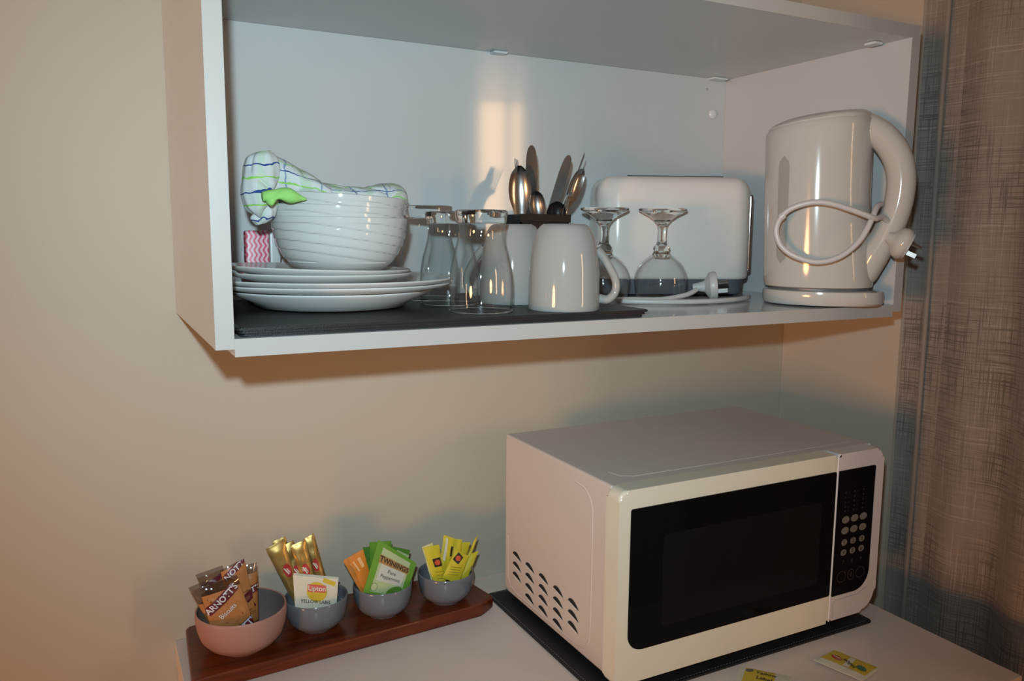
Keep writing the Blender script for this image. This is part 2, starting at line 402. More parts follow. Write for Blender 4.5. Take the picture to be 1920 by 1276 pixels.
placemat('placemat', 'black leatherette placemats stacked under plates and glasses on the shelf', [(.0185, -.349), (.468, -.349), (.468, -.045), (.0185, -.045)], 0, 3, (.24, -.19, 0))
placemat('placemat', 'black leatherette placemat lying under the microwave on the bench', [(.402, -.379), (.846, -.379), (.846, -.064), (.402, -.064)], ZC, 1, (.62, -.22, ZC))
MZ = .0089

# ================================================================ PLATES & BOWLS
def plate(label, c, z, r, h, well, tilt=(0, 0), group='white plates stacked at the left of the shelf', depth=None):
    t = .0034
    foot = well*.78
    up = [(0, .004+t*.3), (well*.9, .004+t*.3), (well, .0065), (well+(r-well)*.25, .55*h), (r*.97, h-.0012), (r, h)]
    lo = [(r+.0006, h-.0012), (r-.001, h-.0035), (well+(r-well)*.25, .55*h-t), (well, .0022), (foot+.003, .0018), (foot+.0015, 0), (foot-.0015, 0), (foot-.003, .0018), (0, .0018)]
    o = lathe('dinner_plate', up+lo, M['por'], None, 96, sharp=60)
    o.location = (c[0], c[1], z); o.rotation_euler = (tilt[0], tilt[1], 0)
    tag(o, label, 'plate', group); return o
PC = (.152, -.177)
lowp = plate('deep wide-rimmed white plate, lowest of the plate stack', (PC[0]-.002, PC[1]-.002), MZ+.0001, .112, .021, .082); lowp.name = 'pasta_plate'
plate('lower of the two large white dinner plates in the stack', (PC[0]+.001, PC[1]+.002), .0225, .134, .0155, .088)
plate('upper of the two large white dinner plates in the stack', (PC[0]+.002, PC[1]-.001), .0280, .134, .0155, .088)
sp = plate('lower white side plate resting on the large dinner plates', (PC[0]-.014, PC[1]-.002), .0345, .101, .0150, .066, (0, .006)); sp.name = 'side_plate'
sp = plate('top white side plate, tilted, right under the bowls', (PC[0]-.017, PC[1]-.004), .0400, .101, .0150, .066, (0, .030)); sp.name = 'side_plate'
def bowl(label, c, z, tilt, r=.0752, h=.062):
    t = .0016; K = 64; out = []
    for i in range(K+1):
        q = i/K*PI/2
        out.append((.030+(r-.030)*math.sin(q)**.85, .003+(h-.003)*(1-math.cos(q))**.95))
    prof = [(0, .0025), (.024, .0025), (.026, 0), (.030, 0), (.0305, .003)]+out[1:]+[(r-.0012, h+.0008)]
    prof += [(max(rr-t, 0), zz+.0022 if zz < h-.01 else zz) for rr, zz in reversed(out[::3])]+[(0, .006)]
    nout = 5+K
    def swirl(rr, zz, a):      # moulded slanting ribs round the outside
        if zz < .014 or zz > h-.006 or rr < .040: return rr
        ph = ((zz+.13*rr*math.cos(a))/.0098) % 1
        return rr - .0013*ph**1.5
    o = lathe('cereal_bowl', prof, M['por'], None, 120, sharp=30, ridge=swirl)
    o.location = (c[0], c[1], z); o.rotation_euler = tilt
    tag(o, label, 'bowl', 'white bowls stacked on the plates'); return o
BC = (.157, -.186)
for i, (dz, tx, ty, dx, nm) in enumerate(((0, 0, .010, .001, 'lowest of the nested white bowls, standing on the plates'), (.0115, .0, .035, -.0015, 'middle white bowl of the nested stack'), (.0235, .005, .045, .001, 'topmost white bowl, holding the checked tea towel'))):
    bowl(nm, (BC[0]+dx, BC[1]), .0462+dz, (tx, ty, 0), .0752*(1, .982, .968)[i])

# ================================================================ TEA TOWEL
def loft(name, stations, m, parent=None, n=40, sub=6, wr=.002, seed=0, ulen=None, vscale=1.0, pleat=0, p=2.2, crease=0):
    """stations: (centre, half-vector a, half-vector b) ; closed elliptic loft with UV in metres"""
    C_ = spline([s[0] for s in stations], sub); A_ = spline([s[1] for s in stations], sub); B_ = spline([s[2] for s in stations], sub)
    vs, fs, uvs = [], [], []; u = 0
    for i, c in enumerate(C_):
        if i: u += (c-C_[i-1]).length
        for k in range(n+1):
            a = 2*PI*k/n; ca, sa = math.cos(a), math.sin(a)
            e = 2/p; q = Vector(c)+A_[i]*(abs(ca)**e*(1 if ca > 0 else -1))+B_[i]*(abs(sa)**e*(1 if sa > 0 else -1))
            d = (q-c); dn = d.normalized() if d.length > 1e-6 else d
            w = noise.noise(Vector((c.x*28, c.z*28, seed)) + q*30)*wr
            if crease: w -= crease*max(0, 1-2.6*abs(noise.noise(q*34+Vector((seed, 0, 0)))))**3*(1-max(0, min(1, (c.z+TWZ-.13)/.02))*(.75 if pleat else .3))
            if pleat: w += pleat*math.sin(a*9+u*40+2*noise.noise(q*40))*.5
            vs.append(q+dn*w); uvs.append((u, (k/n-.25)*vscale))
    N = len(C_)
    for i in range(N-1):
        for k in range(n): fs.append((i*(n+1)+k, i*(n+1)+k+1, (i+1)*(n+1)+k+1, (i+1)*(n+1)+k))
    for i0 in (0, N-1):
        c = len(vs); vs.append(C_[i0]); uvs.append((0 if i0 == 0 else u, 0))
        for k in range(n): f = (i0*(n+1)+k, i0*(n+1)+k+1, c); fs.append(f if i0 else f[::-1])
    return link(name, vs, fs, m, parent, True, uvs)
TWZ = .118
tw = thing('tea_towel', 'crumpled white tea towel with green and blue checks on the bowls', 'tea towel', (.15, -.18, .118))
def V(*a): return Vector(a)
TL = Vector(tw.location)
st = [(.0760, .120, .1700, .022), (.0860, .118, .1725, .034), (.0980, .115, .1665, .044), (.118, .120, .1555, .050), (.1400, .112, .1445, .052), (.165, .1105, .1415, .052), (.190, .110, .1440, .050), (.212, .110, .1475, .046), (.2255, .110, .1455, .038), (.2325, .112, .1380, .026), (.2350, .117, .1290, .012)]
loft('main_fold', [(V(x-.0, -.180-.01*0, (zb+zt)/2)-TL, V(0, hy, -.006), V(0, .004, (zt-zb)/2)) for x, zb, zt, hy in st], M['towel'], tw, 120, 14, .0028, 1, vscale=.20, crease=.0035)
st2 = [(.1755, .0740, .009, .010), (.1700, .0715, .0150, .015), (.1560, .0710, .0185, .019), (.1420, .0705, .0192, .020), (.1290, .0700, .0185, .019), (.1170, .0700, .0165, .017), (.1075, .0700, .0125, .013), (.1010, .0695, .0055, .006)]
loft('left_fold', [(V(cx, -.205, z)-TL, V(0, hy, 0), V(hx, 0, .0015)) for z, cx, hx, hy in st2], M['towel_cross'], tw, 120, 16, .003, 5, vscale=.11, pleat=.0008, crease=.0075)
g = loft('dish_cloth', [(V(.0655, -.236, .1285), V(0, .004, 0), V(0, .001, .0035)), (V(.073, -.241, .1275), V(0, .007, 0), V(0, .002, .0085)), (V(.083, -.243, .1310), V(0, .007, .001), V(.002, 0, .0070)), (V(.096, -.243, .1285), V(0, .006, 0), V(.001, 0, .0055)), (V(.108, -.243, .1265), V(0, .003, 0), V(0, 0, .002))], M['greencloth'], None, 64, 12, .003, 3, crease=.004)
tag(g, 'bright green cloth tucked under the checked tea towel', 'cloth')

# ================================================================ PINK PACKET
pk = thing('wipes_packet', 'pink and white wavy striped packet behind the plates at the left', 'packet', (.094, -.058, 0))
def wavy():
    m = bpy.data.materials.new('pink_wave_print'); m.use_nodes = True; nt = m.node_tree; n = nt.nodes; b = n['Principled BSDF']; L = nt.links.new
    tc = n.new('ShaderNodeTexCoord'); mp = n.new('ShaderNodeMapping'); wv = n.new('ShaderNodeTexWave'); L(tc.outputs['Object'], mp.inputs[0])
    sep = n.new('ShaderNodeSeparateXYZ'); L(mp.outputs[0], sep.inputs[0])
    s = n.new('ShaderNodeMath'); s.operation = 'MULTIPLY'; s.inputs[1].default_value = 560; L(sep.outputs[2], s.inputs[0])
    s2 = n.new('ShaderNodeMath'); s2.operation = 'SINE'; L(s.outputs[0], s2.inputs[0])
    s3 = n.new('ShaderNodeMath'); s3.operation = 'MULTIPLY'; s3.inputs[1].default_value = .0013; L(s2.outputs[0], s3.inputs[0])
    s4 = n.new('ShaderNodeMath'); s4.operation = 'ADD'; L(sep.outputs[0], s4.inputs[0]); L(s3.outputs[0], s4.inputs[1])
    s5 = n.new('ShaderNodeMath'); s5.operation = 'MULTIPLY'; s5.inputs[1].default_value = 1150; L(s4.outputs[0], s5.inputs[0])
    s6 = n.new('ShaderNodeMath'); s6.operation = 'SINE'; L(s5.outputs[0], s6.inputs[0])
    cr = n.new('ShaderNodeValToRGB'); cr.color_ramp.elements[0].position = .35; cr.color_ramp.elements[0].color = (.72, .10, .18, 1); cr.color_ramp.elements[1].position = .55; cr.color_ramp.elements[1].color = (.80, .52, .56, 1)
    mr = n.new('ShaderNodeMapRange'); mr.inputs['From Min'].default_value = -1; L(s6.outputs[0], mr.inputs['Value']); L(mr.outputs[0], cr.inputs[0]); L(cr.outputs[0], b.inputs['Base Color'])
    b.inputs['Roughness'].default_value = .4; return m
bm = bmesh.new(); add_box(bm, (-.018, -.008, 0), (.010, .010, .094), .003, 3)
bm_obj('wrapped_roll', bm, wavy(), pk)
box('white_sleeve', (.0105, -.006, 0), (.024, .010, .092), M['lam_edge'], pk, .003)

# ================================================================ TUMBLERS
def tumbler(label, c, s=1.0, rot=0):
    t = thing('glass_tumbler', label, 'glass', (c[0], c[1], c[2]), rot, 'upturned clear tumblers on the placemat')
    o_ = [(.0330, .0000), (.0338, .004), (.0346, .012), (.0350, .024), (.0346, .036), (.0334, .046), (.0312, .057), (.0285, .067), (.0262, .076), (.0254, .083), (.0258, .089), (.0268, .094)]
    wall = [(r*s, z*s) for r, z in o_]; inn = [((r-.0011)*s, (z+.0002)*s) for r, z in reversed(o_)]
    lathe('bowl_wall', wall+inn+[wall[0]], M['glass'], t, 72, sharp=80)
    lathe('glass_base', [(0, .0945*s), (.0255*s, .0945*s), (.0270*s, .0952*s), (.0278*s, .100*s), (.0286*s, .1062*s), (.0280*s, .1082*s), (.0262*s, .1090*s), (.020*s, .1082*s), (0, .1074*s)], M['thick'], t, 72, sharp=40)
    lathe('rim', [((.0338+.0008*math.cos(a))*s, (.0010+.0009*math.sin(a))*s) for a in [2*PI*i/8 for i in range(9)]], M['thick'], t, 72, sharp=180)
    return t
tumbler('front clear glass tumbler upside down beside the white mug', (.283, -.293, MZ))
tumbler('clear glass tumbler upside down just behind the front tumbler', (.287, -.196, MZ))
tumbler('clear glass tumbler upside down farthest back, beside the white bowls', (.292, -.117, MZ), 1.08)

# ================================================================ MUGS
def mug(label, c, ang, handle=True):
    t = thing('coffee_mug', label, 'mug', (c[0], c[1], c[2]), ang, 'white mugs upside down on the placemat'); t.scale = (1, 1, .965)
    o_ = [(.0396, 0), (.0404, .0012), (.0404, .006), (.0402, .025), (.0396, .042), (.0385, .056), (.0366, .070), (.0340, .082), (.0310, .0905), (.0285, .0950), (.0260, .0972), (.0240, .0982), (.0225, .0985), (.0215, .0970), (0, .0965)]
    inn = [(0, .0915), (.022, .0915), (.030, .086), (.0345, .070), (.0360, .045), (.0372, .01), (.0378, .0), (.0396, 0)]
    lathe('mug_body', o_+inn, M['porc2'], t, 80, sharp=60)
    if handle:
        pts = [(.0355, 0, .0690), (.0425, 0, .0620), (.0520, 0, .0475), (.0585, 0, .0330), (.0580, 0, .0200), (.0500, 0, .0115), (.0385, 0, .0125)]
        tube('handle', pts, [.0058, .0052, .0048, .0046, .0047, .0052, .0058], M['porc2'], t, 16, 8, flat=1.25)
    return t
mug('front white mug upside down with its handle to the right', (.380, -.306, MZ), -.45)
mug('white mug upside down behind the front mug, beside the cutlery', (.366, -.208, MZ), 2.4)

# ================================================================ CUTLERY HOLDER + CUTLERY
cad = thing('cutlery_holder', 'black plastic cutlery holder behind the white mugs', 'cutlery holder', (.4395, -.130, MZ))
HH = .1085
bm = bmesh.new()
for a, b in (((-.0365, -.028, .0), (.0365, .028, .003)), ((-.0365, -.028, .0), (-.0340, .028, HH)), ((.0340, -.028, 0), (.0365, .028, HH)), ((-.0365, -.028, 0), (.0365, -.0255, HH)), ((-.0365, .0255, 0), (.0365, .028, HH)), ((-.0012, -.026, 0), (.0012, .026, HH-.002))):
    add_box(bm, a, b, .0005, 1)
bm_obj('holder_body', bm, M['bplastic'], cad)
box('rim_band', (-.0385, -.030, HH-.010), (.0385, -.0278, HH+.0005), M['bplastic'], cad, .0006)
def flat(part, prof, m, parent, dish=0):
    """prof: (s, halfwidth, offset, thickness, dishdepth) along +z ; width along x ; faces -y"""
    vs, fs = [], []; NW = 8
    P_ = spline([(s, w, o) for s, w, o, th, d in prof], 4); Q_ = spline([(th, d, 0) for s, w, o, th, d in prof], 4)
    for (s, w, o), (th, d, _) in zip(P_, Q_):
        w = max(w, .0002); th = max(th, .0004)
        for side in (0, 1):
            for k in range(NW+1):
                q = -1+2*k/NW
                vs.append((q*w, o+d*(1-q*q)+(th*(1-.6*q*q) if side else 0), s))
    R = 2*(NW+1)
    for i in range(len(P_)-1):
        for k in range(NW):
            a = i*R+k; fs.append((a, a+1, a+R+1, a+R)); a += NW+1; fs.append((a+1, a, a+R, a+R+1))
        for k in (0, NW):
            a = i*R+k; b = a+NW+1; fs.append((a, a+R, b+R, b) if k == 0 else (a+R, a, b, b+R))
    for i in (0, len(P_)-1):
        for k in range(NW):
            a = i*R+k; b = a+NW+1; fs.append((a, b, b+1, a+1) if i == 0 else (a+1, b+1, b, a))
    return link(part, vs, fs, m, parent, True, sharp=60)
def place_cut(o, tip, foot, twist=0):
    tip = Vector(tip); foot = Vector(foot); d = (tip-foot); L = d.length; z = d.normalized()
    y = Vector((.5, .86, 0)); y = (y-z*y.dot(z)).normalized(); x = y.cross(z)
    Mx = Matrix((x, y, z)).transposed().to_4x4() @ Matrix.Rotation(twist, 4, 'Z'); Mx.translation = foot
    o.matrix_world = Mx
def cutlery(kind, name, label, tip, foot, twist=0, w=.02, bl=.06, m='steel', dish=.006):
    L = (Vector(tip)-Vector(foot)).length
    o = thing(name, label, kind, (0, 0, 0), 0, 'cutlery standing in the black holder')
    if kind == 'spoon':
        flat('spoon_bowl', [(L-bl, .0025, 0, .0016, 0), (L-bl*.88, w*.25, .0, .0014, dish*.3), (L-bl*.65, w*.45, 0, .001, dish*.8), (L-bl*.4, w*.5, 0, .001, dish), (L-bl*.15, w*.36, 0, .001, dish*.7), (L-.001, w*.08, -.001, .001, 0)], M[m], o)
        flat('handle', [(0, .006, .002, .0018, 0), (L*.3, .0045, .001, .0018, 0), (L-bl+.001, .0026, 0, .0018, 0)], M[m], o)
    elif kind == 'knife':
        flat('blade', [(L-bl, .0048, 0, .0012, 0), (L-bl*.7, w*.48, 0, .0012, 0), (L-bl*.25, w*.5, 0, .0010, 0), (L-bl*.06, w*.36, 0, .0009, 0), (L, w*.10, 0, .0008, 0)], M[m], o)
        flat('handle', [(0, .006, 0, .004, 0), (L*.2, .0055, 0, .004, 0), (L-bl+.001, .0045, 0, .003, 0)], M[m], o)
    elif kind == 'fork':
        flat('handle', [(0, .006, .002, .0018, 0), (L*.4, .0035, .001, .0018, 0), (L-bl, .0028, 0, .0018, 0), (L-bl*.75, w*.5, -.002, .0014, 0), (L-bl*.62, w*.5, -.002, .0013, 0)], M[m], o)
        for k in range(4):
            x = (k-1.5)*w*.27; t_ = flat('tine', [(L-bl*.63, .0013, -.002, .0013, 0), (L-bl*.3, .0011, .001, .0012, 0), (L, .0004, .003, .0008, 0)], M[m], o)
            for v in t_.data.vertices: v.co.x += x
    place_cut(o, tip, foot, twist); return o
fz = .016
cutlery('spoon', 'spoon', 'large spoon at the left, its hollow towards the front', (.4090, -.142, .181), (.4200, -.134, fz), .15, .030, .070)
cutlery('fork', 'fork', 'fork seen edge-on behind the large left spoon', (.4185, -.122, .190), (.4130, -.126, fz), 1.35, .02, .055)
cutlery('knife', 'table_knife', 'broad round-tipped knife standing tallest in the holder', (.4310, -.134, .2075), (.4310, -.135, fz), -.45, .0165, .105, 'steel_d')
cutlery('spoon', 'spoon', 'spoon seen partly sideways right behind the tall knife', (.4430, -.118, .184), (.4320, -.120, fz), .9, .024, .060, 'steel')
cutlery('spoon', 'spoon', 'small dark teaspoon low beside the tall knife', (.4300, -.148, .149), (.4500, -.146, fz), .2, .022, .042, 'steel_d')
cutlery('spoon', 'serving_spoon', 'black plastic spoon low in the middle of the holder', (.4640, -.150, .136), (.4480, -.140, fz), .2, .026, .036, 'bplastic')
cutlery('knife', 'table_knife', 'dark knife leaning right with its pointed tip up', (.4970, -.122, .199), (.4350, -.117, fz), .25, .0135, .095, 'steel_d')
cutlery('fork', 'fork', 'fork leaning farthest right, seen edge-on', (.5170, -.134, .198), (.4160, -.133, fz), 1.45, .018, .06, 'steel_d')
cutlery('spoon', 'spoon', 'spoon leaning right between the pointed knife and the fork', (.5020, -.150, .180), (.4250, -.149, fz), .75, .024, .06, 'steel')
cutlery('spoon', 'teaspoon', 'bright teaspoon leaning right with shining narrow handle', (.4830, -.152, .150), (.4420, -.150, fz), 1.2, .018, .05, 'chrome')

# ================================================================ WINE GLASSES
def goblet(label, c, rot):
    t = thing('wine_glass', label, 'wine glass', (c[0], c[1], 0), rot, 'upturned wine glasses before the toaster')
    o_ = [(.0325, .0), (.0345, .005), (.0368, .014), (.0384, .026), (.0372, .036), (.0330, .046), (.0268, .054), (.0195, .060), (.0125, .0645)]
    lathe('glass_bowl', o_+[(r-.0010, z) for r, z in reversed(o_)]+[o_[0]], M['glass'], t, 64, sharp=80)
    def facet(r, z, a): return r*(1-.05*abs(math.sin(a*4))) if r < .03 else r
    lathe('stem', [(0, .060), (.010, .0610), (.0135, .0635), (.0118, .067), (.0108, .0695), (.0122, .0725), (.0112, .0755), (.0078, .079), (.0064, .084), (.0062, .095), (.0066, .103), (.0085, .108), (.012, .1115), (.0122, .113), (0, .113)], M['thick'], t, 48, sharp=40, ridge=facet)
    lathe('foot', [(0, .1125), (.012, .1125), (.0205, .1185), (.0300, .1235), (.0335, .1255), (.0342, .1275), (.0335, .1290), (.020, .1283), (0, .1278)], M['thick'], t, 64, sharp=40)
    return t
goblet('upturned wine glass in front of the toaster, nearest its plug', (.632, -.157), .2)
goblet('upturned wine glass behind the front mug handle, left of the other', (.553, -.128), .5)

# ================================================================ TOASTER
def footprint_loft(name, rings, m, parent, sharp=50):
    vs, fs = [], []; n = len(rings[0][0])
    for ol, z in rings:
        for x, y in ol: vs.append((x, y, z))
    for i in range(len(rings)-1):
        for k in range(n):
            j = (k+1) % n; fs.append((i*n+k, i*n+j, (i+1)*n+j, (i+1)*n+k))
    fs.append(tuple(range(n))[::-1]); fs.append(tuple((len(rings)-1)*n+k for k in range(n)))
    return link(name, vs, fs, m, parent, True, sharp=sharp)
to = thing('toaster', 'long white toaster with dark grey base beside the kettle', 'toaster', (.6790, -.1280, 0), -math.atan2(.375, .927))
XL, XR, TD = -.113, .1235, .112
def tring(ins, z, r=.034): return (rrect(XL+ins, 0+ins, XR-ins, TD-ins, max(r-ins, .006), 8), z)
footprint_loft('toaster_shell', [tring(.004, .0260), tring(.001, .0275), tring(0, .031), tring(-.0006, .09), tring(0, .150), tring(.0012, .160), tring(.0045, .168), tring(.0095, .174), tring(.017, .1775), tring(.028, .179)], M['toast'], to, 60)
footprint_loft('toaster_base', [tring(.016, .002), tring(.010, .004), tring(.007, .012), tring(.006, .0265)], M['dgrey'], to, 40)
for yy in (.035, .070):
    box('slot', (XL+.045, yy-.011, .1772), (XR-.045, yy+.011, .1795), M['hole'], to, .0005)
e_ = box('end_trim', (XR-.004, .022, .036), (XR+.0038, .080, .154), M['chrome'], to, .004, 4)
for x in (XL+.03, XR-.03):
    for y in (.022, .09): lathe('foot', [(0, 0), (.006, 0), (.007, .001), (.007, .004), (0, .004)], M['bplastic'], to, 16, (x, y, .0001))

# ================================================================ TOASTER CORD + PLUG
pc = thing('power_cord', 'white toaster cord and three-pin plug lying before the toaster', 'cord', (.65, -.17, 0))
PO = Vector((.65, -.17, 0))
pth = [(.640, -.072, .010), (.585, -.060, .0045), (.520, -.085, .0045), (.503, -.145, .0045), (.535, -.200, .0045), (.590, -.245, .0045), (.640, -.258, .0045), (.690, -.245, .0045), (.735, -.222, .0045)]
pth = [(.748, -.212, .0045), (.728, -.228, .0045), (.690, -.243, .0045), (.640, -.250, .0045), (.590, -.240, .0045), (.545, -.212, .0045), (.535, -.190, .0045), (.560, -.184, .0045), (.600, -.200, .0045), (.640, -.205, .010), (.660, -.203, .017)]
tube('cable', [Vector(p)-PO for p in pth], .0034, M['cord'], pc, 12, 8)
ax = Vector((.80, -.58, .10)).normalized(); pcn = Vector((.682, -.208, .0215))
def align(o, c, axis):
    o.matrix_local = Matrix.Translation(c) @ axis.to_track_quat('Z', 'Y').to_matrix().to_4x4()
pl = lathe('plug_body', [(0, -.026), (.005, -.026), (.006, -.018), (.008, -.010), (.014, -.006), (.0190, -.003), (.0200, .001), (.0200, .005), (.0188, .0068), (0, .0072)], M['cord'], pc, 40, sharp=40); align(pl, pcn-PO, ax)
for k, (dx, dy, r) in enumerate(((-.007, .004, .5), (.007, .004, -.5), (0, -.008, 0))):
    b_ = box('pin', (-.0032, -.0009, .006), (.0032, .0009, .022), M['steel_d'], pl, .0004, 1)
    b_.matrix_local = Matrix.Translation((dx, dy, 0)) @ Matrix.Rotation(r+ (PI/2 if k == 2 else 0), 4, 'Z')

# ================================================================ KETTLE
h_ = Vector((.50, -.866, 0)); KA = math.atan2(h_.y, h_.x)
ke = thing('electric_kettle', 'cream plastic electric kettle at the right end of the shelf', 'kettle', (.786, -.290, 0), KA)
def kring(z, rl, rr, ry, xc=0, n=72):
    ol = []
    for i in range(n):
        a = 2*PI*i/n; c, s = math.cos(a), math.sin(a)
        ol.append((xc+(rr if c > 0 else rl)*c, ry*s))
    return (ol, z)
def tilt_rings(o, z0, slope):
    for v in o.data.vertices:
        if v.co.z > z0: v.co.z += slope*v.co.x*min(1, (v.co.z-z0)/.04)
bd = footprint_loft('kettle_body', [kring(.0240, .058, .074, .058), kring(.0255, .061, .078, .061), kring(.032, .0625, .079, .062), kring(.055, .0635, .0770, .0625), kring(.10, .0650, .072, .063), kring(.15, .0668, .0690, .064), kring(.20, .0680, .068, .065), kring(.228, .0688, .068, .0655), kring(.2355, .0685, .068, .065), kring(.2385, .0660, .066, .063)], M['kettle'], ke, 50)
tilt_rings(bd, .18, .11)
ld = footprint_loft('lid', [kring(.2385, .0650, .066, .0625), kring(.2405, .0655, .066, .063), kring(.2440, .0620, .065, .060), kring(.2480, .050, .060, .050), kring(.2500, .030, .040, .032), kring(.2505, .010, .012, .010)], M['kettle'], ke, 50)
tilt_rings(ld, .18, .11)
footprint_loft('power_base', [kring(.0035, .058, .088, .060), kring(.0022, .060, .090, .062), kring(.0050, .0625, .093, .064), kring(.0160, .0630, .0935, .0645), kring(.0200, .0620, .0925, .064), kring(.0212, .0580, .088, .060)], M['kettle'], ke, 40)
footprint_loft('base_gap', [kring(.0205, .055, .074, .056), kring(.0250, .055, .074, .056)], M['dgrey'], ke, 40)
for a in (.4, 2.0, 3.6, 5.2): lathe('rubber_foot', [(0, 0), (.005, 0), (.0055, .001), (.0055, .004), (0, .004)], M['dgrey'], ke, 14, (.012+.060*math.cos(a)*.8, .045*math.sin(a), .0002))
hp = [(-.015, 0, .2365), (.022, 0, .2400), (.052, 0, .2375), (.076, 0, .2235), (.0950, 0, .1990), (.1035, 0, .172), (.1040, 0, .145), (.099, 0, .118), (.089, 0, .092), (.077, 0, .068), (.066, 0, .045), (.058, 0, .030)]
tube('handle', hp, [.010, .0135, .0165, .0180, .0182, .0178, .0175, .0175, .0180, .0195, .019, .014], M['kettle'], ke, 24, 8, flat=1.0, up=(0, 1, 0))
# water window on the camera-facing side
def body_r(z): return (.0668 if z > .12 else .065)
ww = math.atan2(-1, -1)
def on_body(phi, z, off):
    c, s = math.cos(phi), math.sin(phi); t_ = min(max((z-.03)/.17, 0), 1); rl = .0625+.0055*t_; rr = .079-.011*t_**.6; ry = .062+.003*t_
    r = Vector(((rr if c > 0 else rl)*c, ry*s)); nrm = Vector((c, s)); r = r+nrm*off; return (r.x, r.y, z)
import math as _m
# direction from kettle to camera in local frame
dl = Matrix.Rotation(-KA, 3, 'Z') @ (CP-Vector((.786, -.290, .1))); PH = math.atan2(dl.y, dl.x)
phw = PH-.66 if math.cos(PH-.66) < math.cos(PH+.66) else PH+.66
sgn = 1 if phw > PH else -1
vs, fs = [], []; NZ = 20
for i in range(NZ+1):
    z = .056+(.196-.056)*i/NZ; e = min(i, NZ-i)/2.2; hw = .125*(1 if e >= 1 else math.sqrt(max(0, 1-(1-e)**2)))+.001
    for k in range(7): vs.append(on_body(phw+hw*(k/3-1)*1.0-sgn*(.06*(.13-z)/.07)*0, z, .0006))
for i in range(NZ):
    for k in range(6): fs.append((i*7+k, i*7+k+1, (i+1)*7+k+1, (i+1)*7+k))
wd = link('water_window', vs, fs, M['window'], ke, True); wd['label'] = 'grey water level window'
# kettle cord loop hanging in front, plug behind the handle
def kp(u, z, f=.085):      # point on a plane facing the camera in front of the kettle
    c = Vector((.775, -.285, 0))-Vector((.67, .74, 0))*f; return Vector((c.x+.74*u, c.y-.67*u, z))
kc = thing('kettle_cord', 'white cord looped in front of the cream kettle with hanging plug', 'cord', (.775, -.35, .05))
KO = Vector(kc.location)
lp = [kp(.104, .094, .020), kp(.100, .108, .035), kp(.088, .117, .050), kp(.0760, .1150, .070), kp(.0620, .1195, .080), kp(.0450, .1255, .084), kp(.0223, .1325, .086), kp(.0034, .1345, .086), kp(-.0153, .1310, .085), kp(-.0309, .1230, .083), kp(-.0405, .1085, .080), kp(-.0415, .0936, .080), kp(-.0340, .0780, .082), kp(-.0175, .0665, .085), kp(.0078, .0600, .086), kp(.0327, .0655, .085), kp(.0534, .0815, .082), kp(.0655, .1000, .078), kp(.0735, .1180, .070), kp(.080, .130, .055), kp(.088, .134, .035)]
tube('cable', [p-KO for p in lp], .0036, M['cord'], kc, 12, 8)
vs, fs = [], []
kb = lathe('cord_tie', [(.0037, -.003), (.0048, -.003), (.0048, .003), (.0037, .003), (.0037, -.003)], M['cord'], kc, 16, sharp=30); align(kb, kp(-.036, .117, .0815)-KO, Vector((.5, -.5, .7)).normalized())
ax2 = Vector((.60, -.70, -.42)).normalized(); c2 = Vector((.8270, -.3970, .0840))
kpl = lathe('plug_body', [(0, -.020), (.006, -.020), (.0085, -.014), (.014, -.010), (.0185, -.006), (.0205, -.001), (.0195, .004), (.018, .0060), (0, .0062)], M['kettle'], kc, 40, sharp=40); align(kpl, c2-KO, ax2)
dsc = lathe('plug_face', [(0, .0061), (.0175, .0061), (.0172, .0085), (0, .0088)], M['lgrey'], kpl, 32, sharp=40)
for k, (dx, dy, r) in enumerate(((-.007, .004, .5), (.007, .004, -.5), (0, -.008, PI/2))):
    b_ = box('pin', (-.0032, -.0009, .008), (.0032, .0009, .022), M['steel_d'], kpl, .0004, 1); b_.matrix_local = Matrix.Translation((dx, dy, 0)) @ Matrix.Rotation(r, 4, 'Z')
sc = footprint_loft('socket_recess', [(rrect(-.014, -.010, .016, .010, .009, 6), 0), (rrect(-.014, -.010, .016, .010, .009, 6), .004)], M['lgrey'], ke, 40)
sc.matrix_local = Matrix.Translation((.0905, 0.0, .0720)) @ Matrix.Rotation(-.35, 4, 'Y') @ Matrix.Rotation(0, 4, 'X')

# ================================================================ MICROWAVE
mw = thing('microwave', 'white microwave oven with black glass door on the bench', 'microwave', (.64, -.21, ZC+.003))
MO = Vector(mw.location)
def L3(p): return (p[0]-MO.x, p[1]-MO.y, p[2]-MO.z)
def mbox(name, a, b, m, bev=.001, parent=mw, seg=2): return box(name, L3(a), L3(b), m, parent, bev, seg)
X0, X1, YB, YF, Z0, Z1 = .4245, .8620, -.078, -.3465, -.4275, -.1930
mbox('casing', (X0, YF, Z0), (X1, YB, Z1), M['mwbody'], .0035, mw, 4)
